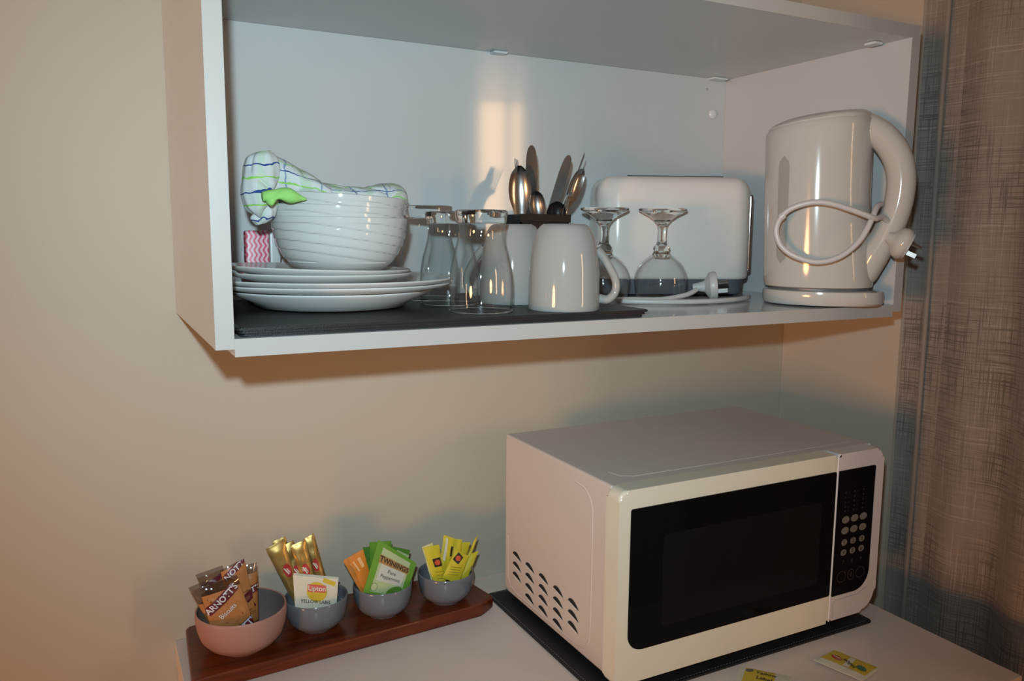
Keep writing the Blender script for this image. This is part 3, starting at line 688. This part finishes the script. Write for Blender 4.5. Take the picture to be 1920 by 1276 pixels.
# pressed panel outline on the near side and top
def ribbon(name, pts, w, nrm, m, parent, hgt=.0006):
    """raised thin rib following pts on a surface with normal nrm"""
    P_ = [Vector(p) for p in pts]; nrm = Vector(nrm); vs, fs = [], []
    for i, p in enumerate(P_):
        T_ = (P_[min(i+1, len(P_)-1)]-P_[max(i-1, 0)]).normalized(); B_ = nrm.cross(T_).normalized()
        for s, h in ((-1, 0), (-.3, 1), (.3, 1), (1, 0)): vs.append(p+B_*s*w/2+nrm*h*hgt)
    for i in range(len(P_)-1):
        for k in range(3): a = i*4+k; fs.append((a, a+1, a+5, a+4))
    o = link(name, vs, fs, m, parent, True); return o
xs = X0-MO.x-.0001
def sy(y, z): return (xs, y-MO.y, z-MO.z)
ribbon('pressed_edge', [sy(-.268, -.2095), sy(-.290, -.212), sy(-.302, -.220), sy(-.3075, -.233), sy(-.308, -.28), sy(-.308, -.37), sy(-.306, -.400), sy(-.297, -.4135), sy(-.278, -.4185), sy(-.2, -.4195), sy(-.12, -.4195), sy(-.098, -.4150), sy(-.090, -.405), sy(-.088, -.34)], .0035, (-1, 0, 0), M['mwbody'], mw, .0007)
ribbon('pressed_edge', [(.452-MO.x, -.30-MO.y, Z1-MO.z), (.456-MO.x, -.318-MO.y, Z1-MO.z), (.470-MO.x, -.3255-MO.y, Z1-MO.z), (.60-MO.x, -.327-MO.y, Z1-MO.z), (.80-MO.x, -.327-MO.y, Z1-MO.z), (.84-MO.x, -.326-MO.y, Z1-MO.z)], .003, (0, 0, 1), M['mwbody'], mw, .0005)
# vent slots
def vent(y0, z0, w=.0255):
    vs, fs = [], []; n = 12; y = lambda q: y0-w*q-MO.y
    for i in range(n+1):
        q = i/n; up = .0066*math.sin(PI*q**.85)**.75 if 0 < i < n else 0
        vs += [(xs-.0004, y(q), z0+up-.0045*q-MO.z), (xs-.0004, y(q), z0-.0045*q-MO.z)]
    for i in range(n): fs.append((2*i, 2*i+1, 2*i+3, 2*i+2))
    o = link('vent_slot', vs, fs, M['hole'], mw)
    lip, f2 = [], []
    for i in range(n+1):
        q = i/n; k = math.sin(PI*q)
        lip += [(xs-.0004, y(q), z0-.0045*q-MO.z), (xs-.0004-.0016*k, y(q), z0-.0045*q-.0014*k-MO.z), (xs, y(q), z0-.0045*q-.0040*k-MO.z)]
    for i in range(n):
        for j in range(2): f2.append((3*i+j, 3*i+3+j, 3*i+4+j, 3*i+1+j))
    link('louvre', lip, f2, M['mwbody'], o, True)
for y, zt, cnt in ((-.104, -.3625, 3), (-.142, -.3645, 4), (-.180, -.3655, 4), (-.2185, -.367, 4), (-.256, -.3685, 3)):
    for k in range(cnt): vent(y, zt-k*.0152)
# front: door and control panel
XD = .7625; FY = -.3745
def bez(name, x0, x1, z0, z1, m, rads):
    return front_plate(name, rrect(x0-MO.x, z0-MO.z, x1-MO.x, z1-MO.z, rads, 8), FY-MO.y, YF-.0022-MO.y, m, mw, .0042, 4)
door = bez('door', .4155, XD-.0008, -.4235, -.1905, M['mwdoor'], [.004, .012, .006, .004])
front_plate('door_glass', rrect(.4315-MO.x, -.384-MO.z, XD-.003-MO.x, -.2130-MO.z, [.002, .003, .020, .002], 8), FY-.0012-MO.y, FY+.002-MO.y, M['mwglass'], door, .0004, 1)
front_plate('inner_window', rrect(.478-MO.x, -.362-MO.z, .735-MO.x, -.250-MO.z, .006, 6), FY-.0014-MO.y, FY+.001-MO.y, M['mwmesh'], door, 0)
# the right end sweeps in toward the bottom corner
pan = bez('control_panel', XD+.0012, .8525, -.4215, -.1905, M['mwpan'], [.014, .004, .004, .030])
front_plate('panel_glass', rrect(XD+.0022-MO.x, -.3865-MO.z, .8345-MO.x, -.2130-MO.z, [.003, .001, .001, .028], 10), FY-.0012-MO.y, FY+.002-MO.y, M['mwglass'], pan, .0004, 1)
mbox('door_filler', (XD-.0045, FY+.0026, -.4200), (XD+.0045, YF-.003, -.1938), M['mwpan'], .001)
mbox('door_seam', (XD-.0006, FY-.0006, -.4215), (XD+.0010, YF-.003, -.1935), M['seamw'], .0001)
mbox('front_seam', (.4225, YF-.0024, -.4265), (.8560, YF+.0004, -.1926), M['seamw'], .002)
ribbon('release_button', [(XD+.007-MO.x, FY-.0002-MO.y, -.4180-MO.z), (XD+.007-MO.x, FY-.0002-MO.y, -.3960-MO.z), (XD+.010-MO.x, FY-.0002-MO.y, -.3935-MO.z), (.815-MO.x, FY-.0002-MO.y, -.3930-MO.z), (.836-MO.x, FY-.0002-MO.y, -.3850-MO.z)], .0009, (0, -1, 0), M['seam'], pan, .0002)
gy = FY-.0016-MO.y
def disc(name, x, z, rx, rz, m, parent, y=gy, ring=0):
    n = 24; vs = [(x-MO.x+rx*math.cos(2*PI*i/n), y, z-MO.z+rz*math.sin(2*PI*i/n)) for i in range(n)]
    if ring:
        vs += [(x-MO.x+(rx-ring)*math.cos(2*PI*i/n), y, z-MO.z+(rz-ring)*math.sin(2*PI*i/n)) for i in range(n)]
        fs = [(i, (i+1) % n, n+(i+1) % n, n+i) for i in range(n)]
    else: fs = [tuple(range(n))]
    return link(name, vs, fs, m, parent)
def ptext(s, x, z, size, m, parent, y=gy-.0002, bold=0.0):
    v, f = text_mesh(s, size, bold); return link('lettering', [(x-MO.x+a, y, z-MO.z+b) for a, b in v], f, m, parent)
cx3 = (.7815, .7985, .8155)
for r, z in enumerate((-.2815, -.2965)):
    for x in cx3:
        k = disc('key', x, z, .0071, .0050, M['key'], pan); ptext('----', x, z, .005, M['keyink'], k)
for r, (z, dg) in enumerate(((-.3130, '123'), (-.3270, '456'))):
    for x, d_ in zip(cx3, dg):
        k = disc('key', x, z, .0056, .0045, M['key'], pan); ptext(d_, x, z, .0075, M['keyink'], k, bold=.02)
for x, d_ in zip(cx3, '789'): ptext(d_, x, -.3415, .008, M['faint'], pan)
for x, rr in ((.7800, .0088), (.7985, .0062), (.8165, .0088)):
    disc('key_ring', x, -.3610, rr, .0078, M['faint'], pan, ring=.0007)
ptext('0', .7985, -.3610, .009, M['faint'], pan)
for j, z in enumerate((-.2440, -.2505, -.2570, -.2635, -.2695)):
    for x in cx3: ptext('=', x-.003, z, .006, M['faint'], pan); ptext('-', x+.003, z, .006, M['faint'], pan)
for x in (.45, .83):
    for y in (-.33, -.10): lathe('foot', [(0, 0), (.008, 0), (.0085, .001), (.0085, .0085), (0, .0085)], M['bplastic'], mw, 16, L3((x, y, ZC+.0030)))
PWR = mbox('underside', (.43, YF+.004, Z0-.0006), (.855, YB-.004, Z0+.002), M['mwbody'], .0005)

# ================================================================ TRAY AND SMALL BOWLS
tr = thing('serving_tray', 'long red-brown wooden board under the four small bowls', 'tray', (.185, -.07, ZC))
raw = [(-.0115, -.148), (.366, -.119), (.374, -.117), (.392, -.1045), (.3925, -.099), (.383, -.056), (.372, -.012), (.364, -.0065), (.02, -.0035), (-.004, -.005), (-.008, -.012), (-.0145, -.140)]
poly_prism('tray_board', [(x-.185, y+.07) for x, y in raw], .0002, .0185, M['wood'], tr, .0032, 4)
TZ = ZC+.0187
def rbowl(name, label, c, r, h, foot, m, mi=None, grp=None):
    t = thing(name, label, 'bowl', (c[0], c[1], TZ), 0, grp)
    out = [(0, .0008), (foot*.8, .0008), (foot*.86, 0), (foot, 0), (foot*1.04, .002), (foot+(r-foot)*.45, h*.14), (foot+(r-foot)*.78, h*.33), (r*.965, h*.56), (r*.998, h*.78), (r, h*.93), (r*.995, h*.985), (r*.975, h)]
    inn = [(r*.975, h), (r*.955, h*.985), (r*.945, h*.9), (r*.93, h*.6), (r*.80, h*.32), (foot*1.02, h*.14), (foot*.7, h*.10), (0, h*.095)]
    if mi is None: lathe('bowl_body', out+inn[1:], m, t, 72, sharp=50)
    else:
        lathe('bowl_body', out+[(r*.955, h*.985)], m, t, 72, sharp=50); lathe('inside_glaze', inn[1:], mi, t, 72, sharp=50)
    return t
rbowl('snack_bowl', 'matt pink bowl holding wrapped biscuits at the left of the tray', (.0515, -.0870), .0545, .0515, .030, M['pink'], M['pinkin'])
G_ = 'small grey glazed bowls on the wooden board'
rbowl('snack_bowl', 'small grey bowl holding coffee sticks and tea bags', (.1465, -.0790), .0408, .0430, .022, M['grey'], None, G_)
rbowl('snack_bowl', 'small grey bowl holding green and orange tea envelopes', (.2370, -.0800), .0400, .0425, .022, M['grey'], None, G_)
rbowl('snack_bowl', 'small grey bowl holding yellow sugar sachets', (.3290, -.0820), .0395, .0425, .022, M['grey'], None, G_)

# ================================================================ PACKETS
class Packet:
    def __init__(s, name, label, cat, corners, m, bulge=.002, th=.0004, crimp=0, wr=.0006, group=None, seed=0, flatn=None):
        s.C = [Vector(c) for c in corners]; s.b = bulge; s.wr = wr; s.seed = seed; s.th = th
        o = sum(s.C, Vector())/4
        s.u = ((s.C[1]-s.C[0])+(s.C[2]-s.C[3]))/2; s.v = ((s.C[3]-s.C[0])+(s.C[2]-s.C[1]))/2
        s.W = s.u.length; s.H = s.v.length
        s.n = s.v.cross(s.u).normalized()
        if flatn is not None and s.n.dot(Vector(flatn)) < 0: s.n = -s.n
        elif flatn is None and s.n.dot(CP-o) < 0: s.n = -s.n
        s.root = thing(name, label, cat, (s.C[2]+s.C[3])/2, 0, group); s.o = Vector(s.root.location)
        nx, ny = 16, 20; vs, fs = [], []
        for side in (1, -1):
            for j in range(ny+1):
                for i in range(nx+1): vs.append(s.P(i/nx, j/ny, 0, side))
        K = (nx+1)*(ny+1)
        for j in range(ny):
            for i in range(nx):
                a = j*(nx+1)+i; fs.append((a, a+nx+1, a+nx+2, a+1)); a += K; fs.append((a, a+1, a+nx+2, a+nx+1))
        for j in range(ny):
            for i in (0, nx): a = j*(nx+1)+i; f = (a, a+K, a+K+nx+1, a+nx+1); fs.append(f if i else f[::-1])
        for i in range(nx):
            for j in (0, ny): a = j*(nx+1)+i; f = (a, a+1, a+1+K, a+K); fs.append(f if j else f[::-1])
        s.body = link('wrapper', vs, fs, m, s.root, True, sharp=60)
    def P(s, a, t, off=0, side=1):
        a = min(max(a, 0), 1); t = min(max(t, 0), 1)
        p = s.C[0]*(1-a)*(1-t)+s.C[1]*a*(1-t)+s.C[2]*a*t+s.C[3]*(1-a)*t
        f = (1-abs(2*a-1)**3)*(1-abs(2*t-1)**5)
        w = s.wr*noise.noise(Vector((a*s.W*120, t*s.H*120, s.seed*3.1)))*(.3+f)
        return p-s.o+s.n*(side*(s.b*f+s.th)+w+off)
    def loc(s, a, t, x, y, ang):   # metres from (a,t), y up
        c, q = math.cos(ang), math.sin(ang); X = x*c-y*q; Y = x*q+y*c
        return a+X/s.W, t-Y/s.H
    def decal(s, name, a, t, w, h, m, ang=0, off=.0003, n=10, shape='rect', label=None):
        vs, fs = [], []
        if shape == 'rect':
            for j in range(n+1):
                for i in range(n+1): vs.append(s.P(*s.loc(a, t, (i/n-.5)*w, (j/n-.5)*h, ang), off))
            for j in range(n):
                for i in range(n): k = j*(n+1)+i; fs.append((k, k+1, k+n+2, k+n+1))
        else:
            R = 6; N = 28; vs.append(s.P(a, t, off))
            for r in range(1, R+1):
                for k in range(N): g = 2*PI*k/N; vs.append(s.P(*s.loc(a, t, w/2*r/R*math.cos(g), h/2*r/R*math.sin(g), ang), off))
            for k in range(N): fs.append((0, 1+k, 1+(k+1) % N))
            for r in range(R-1):
                for k in range(N): A = 1+r*N; B = A+N; fs.append((A+k, B+k, B+(k+1) % N, A+(k+1) % N))
        o = link(name, vs, fs, m, s.root, True)
        if label: o['label'] = label
        return o
    def text(s, txt, a, t, size, m, ang=0, bold=.0, off=.0006, sx=1.0):
        v, f = text_mesh(txt, size, bold)
        return link('lettering', [s.P(*s.loc(a, t, x*sx, y, ang), off) for x, y in v], f, m, s.root)
def fm(name, col, rough=.35, metal=0, **k): return mat(name, col, rough, metal, noise_amt=.05, nscale=60, **k)
P_or = fm('biscuit_orange', (.42, .17, .055), .35); P_mar = fm('maroon_band', (.11, .012, .022), .35); P_wh = fm('white_print', (.62, .62, .66), .4)
P_gold = mat('gold_foil', (.50, .32, .10), .30, metal=.65, noise_amt=.25, nscale=90); P_red = fm('red_emblem', (.45, .03, .035)); P_pale = fm('pale_paper', (.66, .63, .52), .6)
P_gold2 = mat('dull_gold_foil', (.36, .23, .07), .35, metal=.65, noise_amt=.25, nscale=90)
P_yel = fm('yellow_print', (.62, .45, .04), .5); P_lip = fm('pink_red_print', (.62, .13, .10), .5); P_ink = fm('dark_ink', (.03, .02, .015), .6)
P_gr = fm('green_envelope', (.13, .30, .03), .45); P_gr2 = fm('dark_green_envelope', (.09, .22, .025), .45); P_cream = fm('pale_green_label', (.42, .50, .27), .5); P_grey = fm('white_label', (.52, .53, .47), .5); P_brown = fm('gold_band', (.36, .20, .06), .5)
P_ora = fm('orange_envelope', (.60, .20, .015), .45); P_orl = fm('orange_light', (.72, .42, .18), .5)
P_sug = fm('sugar_yellow', (.62, .50, .025), .5); P_sug2 = fm('sugar_pale', (.62, .58, .25), .5); P_blk = fm('black_square', (.03, .02, .015), .5); P_rd = fm('orange_red_bee', (.60, .10, .03), .5)
BG = 'wrapped biscuits in the pink bowl'
def biscuit(label, corners, seed, bands, texts, clear=.22):
    p = Packet('biscuit_packet', label, 'biscuit packet', corners, M['cello'], .0042, .0005, wr=.0016, group=BG, seed=seed)
    # printed orange body inside the clear ends
    p.decal('printed_panel', .5, .5+clear/2, p.W*.985, p.H*(1-clear), P_or, 0, .0002, 14)
    for a, t, w, h, ang in bands: p.decal('maroon_band', a, t, w, h, P_mar, ang, .0005, 12)
    for s_, a, t, sz, ang, m_, bd in texts: p.text(s_, a, t, sz, m_, ang, bd, .0008)
    return p
A_ = .30
biscuit('orange biscuit packet with clear top at the far left rear', [(-.0081, -.080, -.3365), (.0140, -.080, -.3303), (.0300, -.088, -.386), (.0130, -.088, -.385)], 5, [], [], .45)
biscuit('clear-topped biscuit packet standing upright at the rear left', [(.0017, -.068, -.3265), (.0336, -.068, -.3205), (.0480, -.078, -.3781), (.0240, -.078, -.3875)], 4, [(.5, .22, .030, .006, .25)], [], .55)
biscuit('biscuit packet at the right rear of the pink bowl', [(.0555, -.078, -.3221), (.0733, -.078, -.3197), (.0720, -.085, -.392), (.0590, -.085, -.3975)], 3, [(.6, .42, .016, .0105, .12), (.35, .70, .012, .010, .5)], [("TT'S", .62, .42, .0095, .12, P_wh, .02)], .15)
biscuit('middle biscuit packet with maroon top band behind the front one', [(.0285, -.086, -.3192), (.0573, -.086, -.3085), (.0680, -.092, -.3785), (.0390, -.092, -.3866)], 2, [(.52, .09, .030, .0085, .42), (.86, .66, .010, .012, .3)], [("NOTT'S", .60, .09, .0095, .42, P_wh, .02)], .03)
fb = biscuit('front orange biscuit packet with diagonal maroon band in the pink bowl', [(.0015, -.104, -.3300), (.0455, -.102, -.3215), (.0635, -.112, -.3880), (.0140, -.112, -.3880)], 1, [(.44, .335, .047, .0112, .53), (.82, .93, .030, .011, .53)], [("ARNOTT'S", .45, .335, .0102, .53, P_wh, .025), ('Biscuits', .50, .575, .0080, .53, P_wh, .01), ("OTT'S", .84, .915, .0110, .53, P_wh, .02)], .17)

CG = 'gold coffee sticks in the grey bowl'
def stick(label, corners, seed, m, em=(.55, .60)):
    p = Packet('coffee_stick', label, 'coffee stick', corners, m, .0028, .0003, wr=.0013, group=CG, seed=seed)
    ang = 0
    p.decal('red_emblem', em[0], em[1], p.W*.55, p.H*.20, P_red, ang, .0004, 8, 'disc')
    p.decal('pale_mark', em[0]-.08, em[1], .0100, .0016, P_pale, -1.25, .0007, 6); p.decal('pale_mark', em[0]+.05, em[1], .0070, .0010, P_pale, -1.25, .0007, 6)
    p.decal('top_seal', .5, .02, p.W*.97, .0016, P_gold2, 0, .0004, 8)
    return p
stick('pale gold coffee stick behind the leftmost one', [(.0979, -.050, -.3075), (.1151, -.050, -.3030), (.1370, -.066, -.3845), (.1230, -.066, -.3814)], 11, P_gold2)
stick('gold coffee stick at the far left, leaning left', [(.0879, -.060, -.3122), (.1110, -.060, -.3020), (.1340, -.072, -.3935), (.1230, -.072, -.3950)], 12, P_gold, (.6, .42))
stick('dull gold coffee stick second from the left', [(.1080, -.056, -.3141), (.1245, -.056, -.3075), (.1440, -.070, -.3861), (.1300, -.070, -.388)], 13, P_gold2, (.5, .48))
stick('gold coffee stick at the far right, standing tallest', [(.1374, -.054, -.3098), (.1515, -.054, -.3035), (.1690, -.070, -.3900), (.1530, -.070, -.3913)], 15, P_gold2, (.45, .45))
stick('bright gold coffee stick in the middle, before the tallest', [(.1183, -.064, -.3120), (.1378, -.064, -.3062), (.1520, -.078, -.3900), (.1380, -.078, -.3871)], 14, P_gold, (.52, .45))
for k in range(2):
    c = [(.1146, -.0955, -.3379), (.1715, -.0985, -.3535), (.1665, -.1000, -.4060), (.1160, -.0985, -.3980)]
    c = [Vector(v)+Vector((.0015, .0035, .0008))*(1-k)*1.0+Vector((-.0005, 0, 0)) for v in c]
    tb = Packet('tea_bag', 'white and yellow paper tea bag envelope, front one in grey bowl' if k else 'tea bag envelope right behind the front white and yellow one', 'tea bag', c, P_pale, .0010, .0004, wr=.0005, group='paper tea bags before the coffee sticks', seed=20+k)
    if k:
        tb.decal('yellow_sun', .52, .34, .026, .026, P_yel, 0, .0003, 8, 'disc'); tb.decal('yellow_corner', .80, .09, .016, .006, P_yel, -.3, .0003, 6); tb.decal('red_badge', .52, .26, .0230, .0098, P_lip, -.02, .0006, 8)
        tb.text('Lipton', .52, .26, .0088, P_pale, -.02, .02, .0009); tb.text('YELLOW LABEL', .50, .575, .0062, P_ink, -.04, .01, .0006, .92)

TG = 'tea envelopes in the second grey bowl'
def env(label, corners, seed, m, name='tea_envelope'): return Packet(name, label, 'tea envelope', corners, m, .0008, .0004, wr=.0005, group=TG, seed=seed)
e1 = env('orange tea envelope at the far left of the green ones', [(.1850, -.072, -.3413), (.2090, -.072, -.3315), (.2230, -.0850, -.3875), (.2060, -.085, -.3869)], 31, P_ora)
e1.decal('pale_stripe', .35, .3, .002, .016, P_orl, .2)
e2 = env('orange tea envelope right before the far left one', [(.1912, -.076, -.3371), (.2117, -.076, -.3288), (.2238, -.088, -.3871), (.2090, -.088, -.3853)], 32, P_ora)
e2.decal('pale_stripe', .25, .28, .002, .016, P_orl, .2); e2.decal('pale_stripe', .62, .24, .004, .014, P_orl, .15)
env('dark green tea envelope standing upright behind, at the left', [(.2150, -.064, -.3310), (.2437, -.064, -.3340), (.2460, -.066, -.3950), (.2180, -.066, -.3930)], 33, P_gr2)
env('green tea envelope upright in the middle of the rear row', [(.2226, -.069, -.3237), (.2540, -.069, -.3270), (.2540, -.070, -.3950), (.2240, -.070, -.3920)], 34, P_gr)
e5 = env('green tea envelope at the right rear with pale corner', [(.2412, -.076, -.3279), (.2784, -.076, -.3420), (.2660, -.077, -.3930), (.2400, -.077, -.3920)], 35, P_gr2)
e5.decal('pale_corner', .72, .16, .018, .008, P_cream, -.30)
e6 = env('front green tea envelope with cream label and gold band', [(.2311, -.084, -.3161), (.2832, -.088, -.3573), (.2620, -.0985, -.4000), (.2040, -.0985, -.3790)], 36, P_gr)
aa = -.60
e6.decal('cream_panel', .50, .52, .045, .052, P_cream, aa*0, .0003, 12)
e6.decal('gold_band', .50, .30, .047, .0095, P_brown, 0, .0006, 10); e6.text('TWININGS', .50, .30, .0093, P_ink, 0, .02, .0009)
e6.decal('white_label', .50, .55, .038, .020, P_grey, 0, .0006, 10); e6.text('Pure', .50, .49, .0070, P_ink, 0, 0, .0009); e6.text('Peppermint', .50, .61, .0064, P_ink, 0, 0, .0009)
e6.decal('round_mark', .20, .86, .010, .010, P_gr2, 0, .0005, 6, 'disc'); e6.decal('round_mark_inner', .20, .86, .0088, .0088, P_cream, 0, .0007, 6, 'disc')
e6.decal('leaf', .68, .86, .024, .012, P_gr2, .5, .0006, 8, 'disc')

SG = 'yellow sugar sachets in the third grey bowl'
def sach(label, corners, seed, m=None, logo=None, scrib=None):
    p = Packet('sugar_sachet', label, 'sugar sachet', corners, m or P_sug, .0020, .0003, wr=.0010, group=SG, seed=seed)
    if logo:
        p.decal('black_square', logo[0], logo[1], .0115, .0125, P_blk, logo[2], .0004, 8); p.decal('red_mark', logo[0], logo[1], .0085, .0075, P_rd, logo[2]+.3, .0007, 6, 'disc')
    if scrib:
        for k in range(scrib[2]): p.text(scrib[3], scrib[0], scrib[1]+k*.085, .0046, P_ink, scrib[4], .01, .0005)
    return p
sach('pale yellow sugar sachet at the far left edge', [(.2970, -.073, -.3420), (.3130, -.073, -.3385), (.3180, -.084, -.3880), (.3060, -.084, -.3880)], 41, P_sug2)
s2 = sach('yellow sugar sachet with white stripe, leaning back in the middle', [(.3281, -.078, -.3281), (.3455, -.078, -.3365), (.3290, -.090, -.3900), (.3130, -.090, -.3871)], 42)
s2.decal('white_stripe', .28, .3, .0035, .030, P_pale, -.0); s2.decal('dark_mark', .80, .32, .0035, .014, P_blk, 0)
sach('plain yellow sugar sachet right of the striped one', [(.3440, -.074, -.3375), (.3580, -.074, -.3415), (.3480, -.085, -.3920), (.3320, -.085, -.3900)], 43)
sach('short yellow sugar sachet behind, near the right side', [(.3575, -.068, -.3480), (.3738, -.068, -.3500), (.3560, -.076, -.3930), (.3400, -.076, -.3930)], 44)
sach('thin yellow sugar sachet seen edge-on, pointing up right', [(.3800, -.074, -.3425), (.3795, -.080, -.3371), (.3550, -.085, -.3880), (.3510, -.080, -.3890)], 45)
sach('yellow sugar sachet leaning over the right rim', [(.3670, -.080, -.3630), (.3815, -.080, -.3600), (.3600, -.089, -.3930), (.3450, -.088, -.3950)], 46)
sach('front left yellow sugar sachet with black and red square', [(.2935, -.088, -.3369), (.3165, -.088, -.3365), (.3240, -.096, -.3930), (.3060, -.096, -.3900)], 47, None, (.62, .42, .12), (.60, .66, 4, '~~~~', 0))
sach('front right yellow sugar sachet with black and red square, lying diagonal', [(.3400, -.092, -.3470), (.3600, -.092, -.3600), (.3400, -.102, -.3930), (.3160, -.101, -.3800)], 48, None, (.35, .22, -.35), (.45, .52, 4, '~~~~~~', .25))

# loose packets on the bench
zz = ZC+.0032
lo1 = Packet('tea_sachet', 'yellow and cream paper sachet lying on the bench at the right', 'tea sachet', [(.6880, -.4175, zz), (.7306, -.4115, zz), (.7455, -.4690, zz), (.7030, -.4790, zz)], P_pale, .0022, .0004, wr=.0006, group='loose paper sachets on the bench', seed=51, flatn=(0, 0, 1))
lo1.decal('yellow_print', .62, .5, .033, .056, P_yel, 0, .0003, 12); lo1.decal('pale_stripe', .60, .52, .030, .007, P_pale, .15, .0006, 8)
lo1.decal('red_badge', .55, .26, .017, .0085, P_red, 1.2, .0006, 6, 'disc'); lo1.text('Lipton', .55, .26, .0055, P_pale, 1.2, .01, .0009); lo1.text('Yellow', .50, .55, .0085, P_ink, 1.15, .02, .0009)
lo1.decal('green_leaf', .50, .80, .013, .010, fm('leaf_green', (.06, .16, .10)), 1.2, .0009, 6, 'disc')
lo2 = Packet('tea_sachet', 'yellow and cream paper sachet nearest the front of the bench', 'tea sachet', [(.594, -.3885, zz), (.6340, -.4340, zz), (.5950, -.4700, zz), (.5516, -.4200, zz)], P_pale, .0022, .0004, wr=.0006, group='loose paper sachets on the bench', seed=52, flatn=(0, 0, 1))
lo2.decal('yellow_print', .40, .5, .036, .054, P_yel, 0, .0003, 12); lo2.decal('round_mark', .20, .14, .010, .008, M['dgrey'], .2, .0006, 6, 'disc'); lo2.text('Yellow', .52, .22, .009, P_ink, -.1, .02, .0009); lo2.text('Label', .50, .45, .009, P_ink, -.1, .02, .0009)
